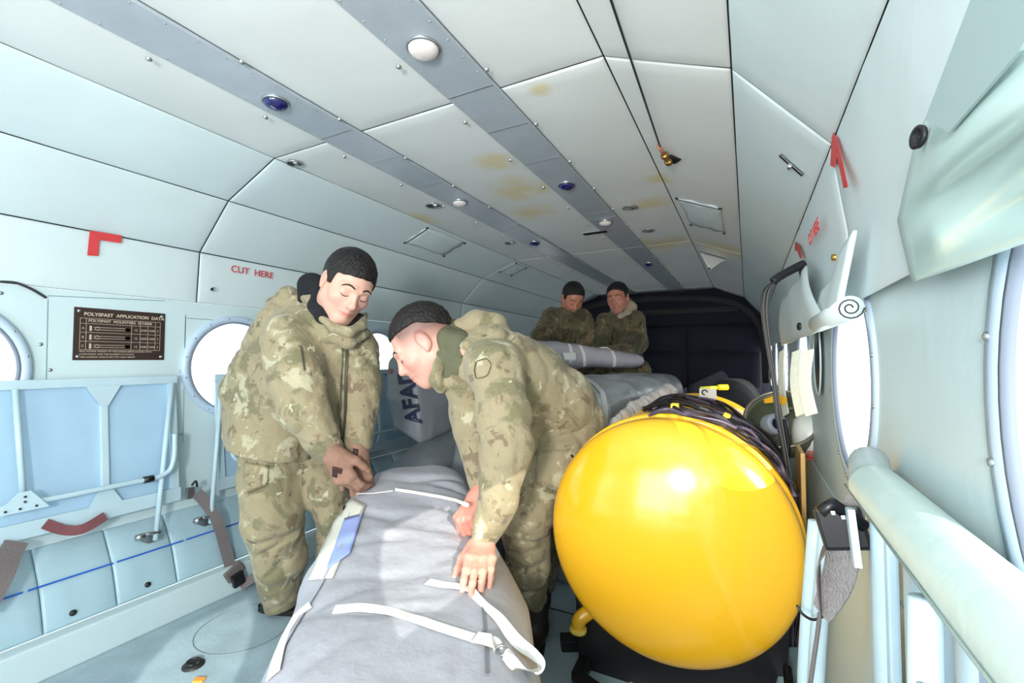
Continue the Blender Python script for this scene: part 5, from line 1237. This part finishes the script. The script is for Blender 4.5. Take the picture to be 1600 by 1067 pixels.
arr_mesh('body', [hp, ip], SKIN, pl_, tint=np.concatenate([tint, hand_tint(ip[0])]))
arr_mesh('hair', [hair_mesh(B, c, .0036, front=.012, seed=1)], HAIR, pl_); face_bits(B, c, pl_)
# jacket
J = Sdf(); kk = .04
J.cap(at(498, 535, 1.63), at(432, 650, 1.73), .140, .160, kk); J.cap(at(432, 650, 1.73), at(425, 700, 1.70), .165, .165, kk)
J.cap(at(438, 508, 1.63), at(395, 610, 1.74), .088, .115, kk); J.cap(at(470, 512, 1.58), at(555, 535, 1.68), .085, .075, kk)
J.cap(at(535, 560, 1.62), at(520, 660, 1.68), .085, .10, kk); J.cap(at(392, 640, 1.74), at(388, 690, 1.72), .085, .085, kk)
J.chain([at(452, 528, 1.53), at(468, 590, 1.48), at(477, 640, 1.45)], [.092, .092, .080], .018); J.chain([at(477, 640, 1.45), at(500, 680, 1.455), at(512, 702, 1.47)], [.080, .058, .050], .018)
J.chain([at(556, 545, 1.65), at(562, 600, 1.61), at(562, 648, 1.58)], [.082, .076, .064], .015); J.chain([at(562, 648, 1.58), at(557, 690, 1.545)], [.062, .054], .015)
for (a, b, r_, d_) in (((408, 560), (430, 630), .010, .022), ((430, 630), (462, 668), .010, .020), ((512, 560), (505, 610), .010, .016), ((508, 596), (530, 640), .010, .014), ((430, 565), (400, 580), .012, .012),
                       ((445, 505), (480, 560), .010, .010), ((380, 600), (420, 592), .012, .010), ((365, 660), (430, 655), .012, .009), ((355, 690), (440, 700), .010, .010), ((470, 560), (475, 585), .008, .008), ((440, 600), (500, 598), .012, .008), ((455, 640), (505, 632), .010, .010),
                       ((545, 590), (580, 582), .010, .009), ((545, 635), (582, 640), .010, .011), ((548, 560), (540, 620), .008, .016), ((440, 655), (500, 706), .010, .014), ((560, 665), (545, 690), .008, .009), ((375, 630), (368, 700), .014, .008)):
    J.crease(at(a[0], a[1], 1.50), at(b[0], b[1], 1.50), r_, d_)
J.noise(11, .0045, 1).noise(15, .008, 3, True, (1, 1, .7)).noise(31, .0045, 4, True, (.7, 1, 1)).noise(38, .0015, 5)
J.plane(at(425, 716, 1.60), RT * .22 + UP * .97)
# sleeves need to pass the hem: cuffs as a second field
jp = mk(J, .0062)
JL = bvh_of([jp]); jk = arr_mesh('jacket', [jp], CAMO, pl_)
C1 = Sdf(); C1.chain([at(477, 640, 1.45), at(498, 680, 1.455), at(514, 706, 1.47)], [.072, .056, .050], .01); C1.noise(22, .004, 2, True).noise(40, .0014, 3); C1.plane(at(515, 708, 1.47), at(480, 645, 1.45) - at(515, 708, 1.47))
C2 = Sdf(); C2.chain([at(562, 645, 1.58), at(557, 690, 1.55), at(556, 706, 1.54)], [.058, .052, .052], .01); C2.noise(22, .004, 6, True).noise(40, .0014, 3); C2.plane(at(556, 701, 1.54), UP)
arr_mesh('sleeve', [mk(C1, .005)], CAMO, jk); arr_mesh('sleeve', [mk(C2, .005)], CAMO, jk)
# collar, fleece, hood
K = Sdf(); K.chain([at(497, 474, 1.53), at(506, 496, 1.49), at(524, 513, 1.47), at(546, 519, 1.48), at(564, 509, 1.53), at(571, 493, 1.60)], [.016, .017, .017, .017, .016, .012], .010); K.chain([at(497, 474, 1.53), at(480, 465, 1.58)], [.018, .025], .015)
K.chain([at(490, 500, 1.54), at(512, 522, 1.52), at(545, 532, 1.53), at(566, 520, 1.58)], [.028, .028, .026, .024], .02); K.noise(25, .004, 2, True).noise(14, .003, 1); arr_mesh('collar', [mk(K, .005)], CAMO, jk)
K = Sdf(); K.chain([at(506, 452, 1.56), at(488, 448, 1.60), at(483, 468, 1.60)], [.035, .045, .04], .02); K.chain([at(494, 478, 1.54), at(506, 492, 1.505), at(522, 505, 1.495)], [.03, .028, .018], .015); K.chain([at(500, 462, 1.54), at(509, 484, 1.53), at(526, 504, 1.515), at(548, 508, 1.53), at(562, 496, 1.57)], [.030, .020, .016, .013, .015], .015); K.noise(20, .003, 4); arr_mesh('fleece_hood', [mk(K, .0055)], FLEECE, jk)
K = Sdf(); K.chain([at(475, 478, 1.60), at(450, 466, 1.63), at(432, 475, 1.66)], [.034, .040, .035], .02); K.chain([at(440, 482, 1.62), at(470, 492, 1.58), at(498, 500, 1.55)], [.03, .03, .025], .02); K.noise(28, .006, 2, True).noise(16, .004, 1); arr_mesh('hood', [mk(K, .0055)], CAMO, jk)
path_strip(JL, [(537, 515), (542, 545), (541, 590), (541, 640), (537, 690), (532, 710)], .010, 'zip', ZIP, jk); path_strip(JL, [(529, 520), (535, 550), (534, 590), (534, 640), (530, 690)], .004, 'zip_flap_edge', OLIVE, jk, .004)
path_strip(JL, [(470, 540), (473, 560), (476, 580)], .005, 'pocket_zip', ZIP, jk)
# trousers
T = Sdf(); T.chain([at(430, 670, 1.72), at(422, 750, 1.66), at(427, 812, 1.61)], [.125, .100, .103], .03); T.chain([at(427, 812, 1.61), at(438, 875, 1.64), at(440, 938, 1.68)], [.098, .088, .066], .02)
T.chain([at(475, 690, 1.80), at(512, 770, 1.72), at(522, 805, 1.70)], [.11, .074, .068], .03); T.chain([at(522, 805, 1.70), at(520, 870, 1.76), at(516, 925, 1.80)], [.066, .056, .052], .02)
for (a, b, r_, d_) in (((380, 800), (430, 835), .012, .014), ((405, 842), (475, 838), .012, .018), ((400, 870), (470, 830), .010, .012), ((412, 905), (468, 860), .010, .015), ((412, 920), (455, 932), .009, .012), ((450, 880), (466, 850), .010, .012), ((383, 772), (418, 758), .007, .010), ((440, 735), (450, 800), .012, .008), ((505, 800), (535, 792), .008, .010), ((390, 730), (425, 738), .012, .008)):
    T.crease(at(a[0], a[1], 1.55), at(b[0], b[1], 1.55), r_, d_)
T.noise(13, .005, 7).noise(16, .009, 2, True, (1, 1, .6)).noise(32, .0045, 5, True, (.7, .7, 1)).noise(40, .0015, 5); T.plane(at(440, 952, 1.66), UP * .97 - RT * .2)
tp = mk(T, .0065); TLb = bvh_of([tp]); tr_ = arr_mesh('trousers', [tp], CAMO, pl_)
patch(TLb, [(383, 722), (420, 728), (418, 757), (383, 772)], 8, 8, .006, 'cargo_pocket', CAMO, tr_, .004)
boot(pl_, at(440, 935, 1.70), at(440, 935, 1.70) + RT * .3); boot(pl_, at(516, 925, 1.82), at(516, 925, 1.82) + RT * .3)
# gloves
G1 = Sdf(); hand_sdf(G1, at(522, 712, 1.452), at(549, 768, 1.44) - at(520, 708, 1.45), -FW * .9 - RT * .2, RT, curls=[(28, 30, 20), (34, 34, 22), (42, 38, 25), (52, 45, 28)], r=1.22, thumb=(40, 10)); G1.cap(at(508, 690, 1.46), at(520, 710, 1.455), .036, .036, .01); G1.noise(60, .0013, 3).noise(35, .002, 1, True)
g1 = mk(G1, .0034); go = arr_mesh('glove', [g1], GLOVE, pl_)
G2 = Sdf(); hand_sdf(G2, at(559, 712, 1.52), at(566, 765, 1.49) - at(558, 706, 1.52), -FW * .9 + RT * .3, -RT, curls=[(30, 32, 20), (35, 36, 22), (40, 40, 25), (45, 42, 28)], r=1.2, thumb=(40, 15)); G2.cap(at(557, 695, 1.53), at(560, 712, 1.52), .036, .034, .01); G2.noise(60, .0013, 5).noise(35, .002, 2, True)
g2 = mk(G2, .0034); go2 = arr_mesh('glove', [g2], GLOVE, pl_)
gb1 = bvh_of([g1]); gb2 = bvh_of([g2])
for (bv, x, y, ww, hh, par) in ((gb1, 524, 737, 4, 9, go), (gb1, 531, 735, 4, 5, go), (gb2, 556, 708, 4, 8, go2)): patch(bv, [(x - ww, y - hh), (x + ww, y - hh + 2), (x + ww - 1, y + hh), (x - ww, y + hh - 2)], 4, 4, .0025, 'dark_patch', GPATCH, par, .002)

# ================================================ soldier bending over the bag
pr2 = thing('person', 'bending bareheaded soldier in camouflage leaning over the grey bag, pulling its straps', 'person', (.3, 1.4, 0))
hp1, hn1 = ray(bagB, 751, 872); hp1, hn1 = (hp1, hn1) if hp1 else (at(751, 872, 1.10), Vector((0, 0, 1))); hp2, hn2 = ray(bagB, 743, 930); hn_ = (hn1 + hn2 + Vector((0, -.3, .3))).normalized(); hy_ = (hp2 - hp1).normalized(); HO = hp1 + hn_ * .034 - hy_ * .006
f = (-.75 * RT - .655 * UP - .12 * FW).normalized(); u = (-.66 * RT + .75 * UP).normalized()
hp, tint, B, c = build_head(at(661, 536, 1.40), f, u, at(708, 548, 1.47), fade=.75, base=(222, 166, 148))
inner = Sdf(); inner.chain([at(735, 565, 1.39), at(800, 600, 1.46), at(875, 655, 1.58)], [.09, .11, .10]); inner.chain([at(865, 680, 1.52), at(826, 805, 1.45), at(832, 945, 1.49)], [.08, .06, .04]); inner.chain([at(876, 680, 1.68), at(846, 800, 1.62), at(838, 935, 1.66)], [.08, .055, .032])
inner.chain([at(775, 585, 1.28), at(793, 700, 1.18), HO - hy_ * .01 + Vector((.01, .02, .03))], [.05, .04, .022]); inner.chain([at(735, 630, 1.44), at(747, 715, 1.40), at(751, 762, 1.35)], [.04, .03, .025])
ip = mk(inner, .014)
H1 = Sdf(); hand_sdf(H1, HO, hy_, hn_, -RT, curls=[(14, 16, 10), (10, 14, 10), (12, 16, 10), (18, 18, 12)], spread=1.0, r=1.0, thumb=(30, 12))
h1 = mk(H1, .0026)
H2 = Sdf(); hand_sdf(H2, at(750, 770, 1.31), at(732, 792, 1.28) - at(752, 762, 1.315), -FW * .6 - RT * .75 + UP * .2, UP * .8 - RT * .4, curls=[(60, 75, 45), (64, 78, 45), (68, 78, 45), (72, 78, 45)], r=1.0, thumb=(50, 25))
h2 = mk(H2, .0028)
arr_mesh('body', [hp, ip, h1, h2], SKIN, pr2, tint=np.concatenate([tint, hand_tint(ip[0]), hand_tint(h1[0], (224, 160, 142)), hand_tint(h2[0], (220, 148, 130))]))
arr_mesh('hair', [hair_mesh(B, c, .0036, fade=True, seed=3)], HAIR, pr2); face_bits(B, c, pr2)
J = Sdf(); kk = .04
J.cap(at(745, 572, 1.40), at(800, 598, 1.45), .105, .125, kk); J.cap(at(800, 598, 1.45), at(872, 628, 1.54), .128, .128, kk); J.cap(at(872, 628, 1.54), at(900, 655, 1.57), .115, .105, kk)
J.cap(at(768, 540, 1.40), at(840, 575, 1.48), .072, .085, kk); J.cap(at(722, 580, 1.38), at(750, 660, 1.42), .075, .085, kk); J.cap(at(750, 660, 1.42), at(800, 690, 1.46), .085, .09, kk)
J.chain([at(772, 580, 1.29), at(786, 640, 1.225), at(792, 695, 1.185)], [.096, .082, .069], .018); J.chain([at(792, 695, 1.185), at(792, 695, 1.185).lerp(HO, .55) + RT * .008, HO + (at(792, 695, 1.185) - HO) * .10], [.068, .055, .043], .018)
J.chain([at(728, 620, 1.44), at(744, 700, 1.39), at(751, 762, 1.335)], [.065, .05, .042], .015)
for (a, b, r_, d_) in (((735, 600), (748, 690), .010, .020), ((820, 560), (830, 640), .010, .020), ((830, 640), (826, 700), .010, .024), ((765, 560), (800, 555), .012, .010), ((757, 650), (800, 640), .012, .009), ((765, 690), (820, 670), .012, .011), ((760, 720), (800, 735), .010, .010),
                       ((755, 770), (805, 760), .010, .008), ((750, 800), (795, 805), .009, .008), ((840, 600), (905, 575), .014, .008), ((830, 692), (875, 662), .009, .022), ((875, 662), (925, 622), .009, .022), ((840, 540), (880, 600), .014, .007), ((720, 560), (735, 640), .010, .012), ((745, 590), (775, 575), .009, .008), ((775, 610), (810, 600), .012, .009)):
    J.crease(at(a[0], a[1], 1.25), at(b[0], b[1], 1.25), r_, d_)
J.noise(12, .0045, 2).noise(14, .008, 6, True, (1, .8, .8)).noise(30, .0045, 1, True, (1, 1, .7)).noise(38, .0015, 5)
hemp = at(872, 662, 1.5); J.plane(hemp, -RT * .60 + UP * .80) if False else None
jp = mk(J, .0062); JR = bvh_of([jp]); jk = arr_mesh('jacket', [jp], CAMO, pr2)
K = Sdf(); K.chain([at(699, 508, 1.42), at(696, 528, 1.36), at(697, 556, 1.34), at(701, 585, 1.34)], [.024, .026, .026, .026], .015); K.chain([at(708, 512, 1.44), at(720, 538, 1.36), at(722, 570, 1.335), at(714, 598, 1.36)], [.030, .038, .038, .034], .015); K.noise(24, .004, 1, True).noise(14, .002, 1)
arr_mesh('collar', [mk(K, .005)], OLIVE, jk)
K = Sdf(); K.chain([at(689, 548, 1.335), at(686, 572, 1.32), at(681, 594, 1.32), at(689, 604, 1.34)], [.012, .017, .020, .020], .01); K.chain([at(706, 596, 1.33), at(722, 598, 1.33)], [.022, .026], .01); K.noise(30, .003, 1, True); arr_mesh('collar_front', [mk(K, .0045)], CAMO, jk)
K = Sdf(); K.chain([at(722, 512, 1.41), at(745, 506, 1.42), at(772, 510, 1.43), at(792, 528, 1.43)], [.034, .040, .040, .028], .02); K.chain([at(714, 548, 1.345), at(740, 538, 1.33), at(775, 525, 1.36), at(795, 525, 1.40)], [.026, .026, .026, .02], .02); K.noise(26, .006, 5, True).noise(16, .004, 1); arr_mesh('hood', [mk(K, .0055)], CAMO, jk)
path_strip(JR, [(722, 560), (716, 545), (735, 532), (760, 525), (790, 518)], .006, 'hood_seam', OLIVE, jk, .004)
path_strip(JR, [(745, 565), (760, 560), (768, 570), (762, 588), (745, 592), (742, 578), (745, 565)], .002, 'arm_patch', OLIVE, jk, .003)
T = Sdf(); T.chain([at(890, 660, 1.58), at(868, 700, 1.53), at(822, 805, 1.43)], [.125, .128, .090], .03); T.chain([at(822, 805, 1.43), at(826, 880, 1.455), at(834, 945, 1.49)], [.088, .070, .050], .02)
T.chain([at(890, 670, 1.68), at(848, 800, 1.62), at(840, 945, 1.66)], [.125, .085, .055], .03); T.ell(at(872, 745, 1.43), (.05, .05, .06), k=.03)
for (a, b, r_, d_) in (((830, 700), (925, 672), .010, .014), ((770, 740), (840, 735), .012, .010), ((835, 760), (900, 770), .010, .012), ((780, 835), (855, 838), .010, .018), ((790, 860), (850, 850), .008, .010), ((800, 890), (850, 880), .009, .010), ((815, 930), (852, 925), .008, .012), ((820, 770), (860, 790), .012, .008), ((795, 800), (840, 805), .012, .008)):
    T.crease(at(a[0], a[1], 1.4), at(b[0], b[1], 1.4), r_, d_)
T.noise(13, .005, 4).noise(16, .009, 1, True, (1, 1, .6)).noise(32, .0045, 2, True, (.7, .7, 1)).noise(40, .0015, 5); T.plane(at(834, 962, 1.49), UP)
tp = mk(T, .0065); TRb = bvh_of([tp]); tr_ = arr_mesh('trousers', [tp], CAMO, pr2)
patch(TRb, [(840, 708), (905, 700), (893, 768), (838, 750)], 10, 10, .008, 'cargo_pocket', CAMO, tr_, .004)
MB().lathe([(.006, 0), (.005, .004), (.0005, .005)], ray(TRb, 892, 712, .008)[0] if ray(TRb, 892, 712, .008)[0] else at(892, 712, 1.4), -FW, 10).build('pocket_button', DARKM, tr_)
an = at(834, 950, 1.49); boot(pr2, an, an + Vector((.05, -.3, 0))); an = at(840, 950, 1.66); boot(pr2, an, an + Vector((.05, -.3, 0)))

# ================================================ two soldiers at the rear
def rear(label, hpx, hd, f, u, joints, arms, seed, hood=None, hands=()):
    base_ = at(hpx[0], hpx[1], hd); t = thing('person', label, 'person', (base_.x, base_.y + .1, 0))
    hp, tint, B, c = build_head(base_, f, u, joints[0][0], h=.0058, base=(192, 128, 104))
    inn = Sdf(); inn.chain([j[0] for j in joints], [max(.04, j[1] - .05) for j in joints]); pv = joints[-1][0]
    L_ = []
    for s in (-.11, .11):
        h0 = Vector((pv.x + s, pv.y, .84)); inn.chain([h0, Vector((pv.x + s, pv.y + .02, .45)), Vector((pv.x + s, pv.y + .06, .08))], [.07, .055, .04]); L_.append(h0)
    HS = Sdf()
    for (o_, y_, z_, x_) in hands: hand_sdf(HS, o_, y_, z_, x_, curl=(40, 45, 30))
    ip = mk(inn, .018); parts = [hp, ip]; tt = [tint, hand_tint(ip[0])]
    if hands: h_ = mk(HS, .005); parts.append(h_); tt.append(hand_tint(h_[0], (214, 140, 120)))
    arr_mesh('body', parts, SKIN, t, tint=np.concatenate(tt)); arr_mesh('hair', [hair_mesh(B, c, .006, front=.016, seed=seed)], HAIR, t); face_bits(B, c, t)
    J = Sdf(); J.chain([j[0] for j in joints], [j[1] for j in joints], .05)
    for a in arms: J.chain([q[0] for q in a], [q[1] for q in a], .03)
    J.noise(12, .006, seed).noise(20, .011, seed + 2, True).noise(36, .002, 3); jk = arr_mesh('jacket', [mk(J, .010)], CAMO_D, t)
    K = Sdf(); n0 = joints[0][0]; rr_ = Vector(tuple(B[0])); ff_ = Vector((f[0], f[1], 0)).normalized()
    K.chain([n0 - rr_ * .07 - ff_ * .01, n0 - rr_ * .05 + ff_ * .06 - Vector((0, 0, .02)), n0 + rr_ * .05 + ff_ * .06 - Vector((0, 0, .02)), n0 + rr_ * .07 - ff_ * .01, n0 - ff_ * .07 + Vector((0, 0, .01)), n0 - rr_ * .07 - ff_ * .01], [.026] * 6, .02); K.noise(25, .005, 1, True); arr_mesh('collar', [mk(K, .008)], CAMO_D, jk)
    if hood: K = Sdf(); K.chain([q[0] for q in hood], [q[1] for q in hood], .02); K.noise(22, .005, 1, True); arr_mesh('hood', [mk(K, .008)], BEIGE, jk)
    T = Sdf(); T.chain([pv, Vector((pv.x, pv.y, .86))], [.14, .15], .04)
    for h0 in L_: T.chain([h0, Vector((h0.x, h0.y + .02, .45)), Vector((h0.x, h0.y + .06, .12))], [.11, .085, .07], .03)
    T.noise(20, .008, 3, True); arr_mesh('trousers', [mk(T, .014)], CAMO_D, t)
    for h0 in L_: boot(t, Vector((h0.x, h0.y + .06, .10)), Vector((h0.x, h0.y - .3, .1)))
    return t
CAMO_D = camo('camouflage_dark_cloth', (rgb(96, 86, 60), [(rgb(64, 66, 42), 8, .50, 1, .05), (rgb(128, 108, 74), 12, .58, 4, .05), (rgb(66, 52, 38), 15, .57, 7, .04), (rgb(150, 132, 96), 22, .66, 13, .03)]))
D = 3.42
f, u = cam_frame(12, 36, 6)
rear('rear soldier in camouflage with bowed head, left of the two at the back', (895, 466), D, f, u, [(at(888, 488, D + .04), .06), (at(885, 505, D + .03), .12), (at(882, 545, D + .12), .17), (Vector((-.23, D + .0, .92)), .17)],
     [[(at(862, 498, D), .09), (at(846, 530, D - .06), .085), (at(850, 556, D - .16), .07), (at(875, 560, D - .26), .055)], [(at(910, 500, D), .085), (at(918, 530, D - .08), .075), (at(905, 556, D - .2), .055)]], 2)
f, u = cam_frame(-30, 14, -6)
P2 = at(972, 545, D + .12)
rear('rear soldier in camouflage with a beige hood, right of the two at the back', (965, 465), D + .05, f, u, [(at(970, 488, D + .08), .06), (at(972, 505, D + .06), .115), (at(970, 545, D + .12), .15), (Vector((P2.x, P2.y + .0, .92)), .16)],
     [[(at(992, 502, D + .02), .085), (at(994, 535, D - .06), .08), (at(972, 552, D - .2), .065), (at(952, 550, D - .3), .05)], [(at(946, 503, D + .02), .075), (at(938, 530, D - .06), .07), (at(934, 552, D - .2), .05)]], 5,
     hood=[(at(977, 468, D + .14), .035), (at(986, 480, D + .06), .045), (at(978, 492, D - .0), .035), (at(970, 494, D - .04), .025)],
     hands=[(at(946, 548, D - .34), at(936, 549, D - .42) - at(946, 548, D - .34), Vector((0, -.2, 1)), RT)])
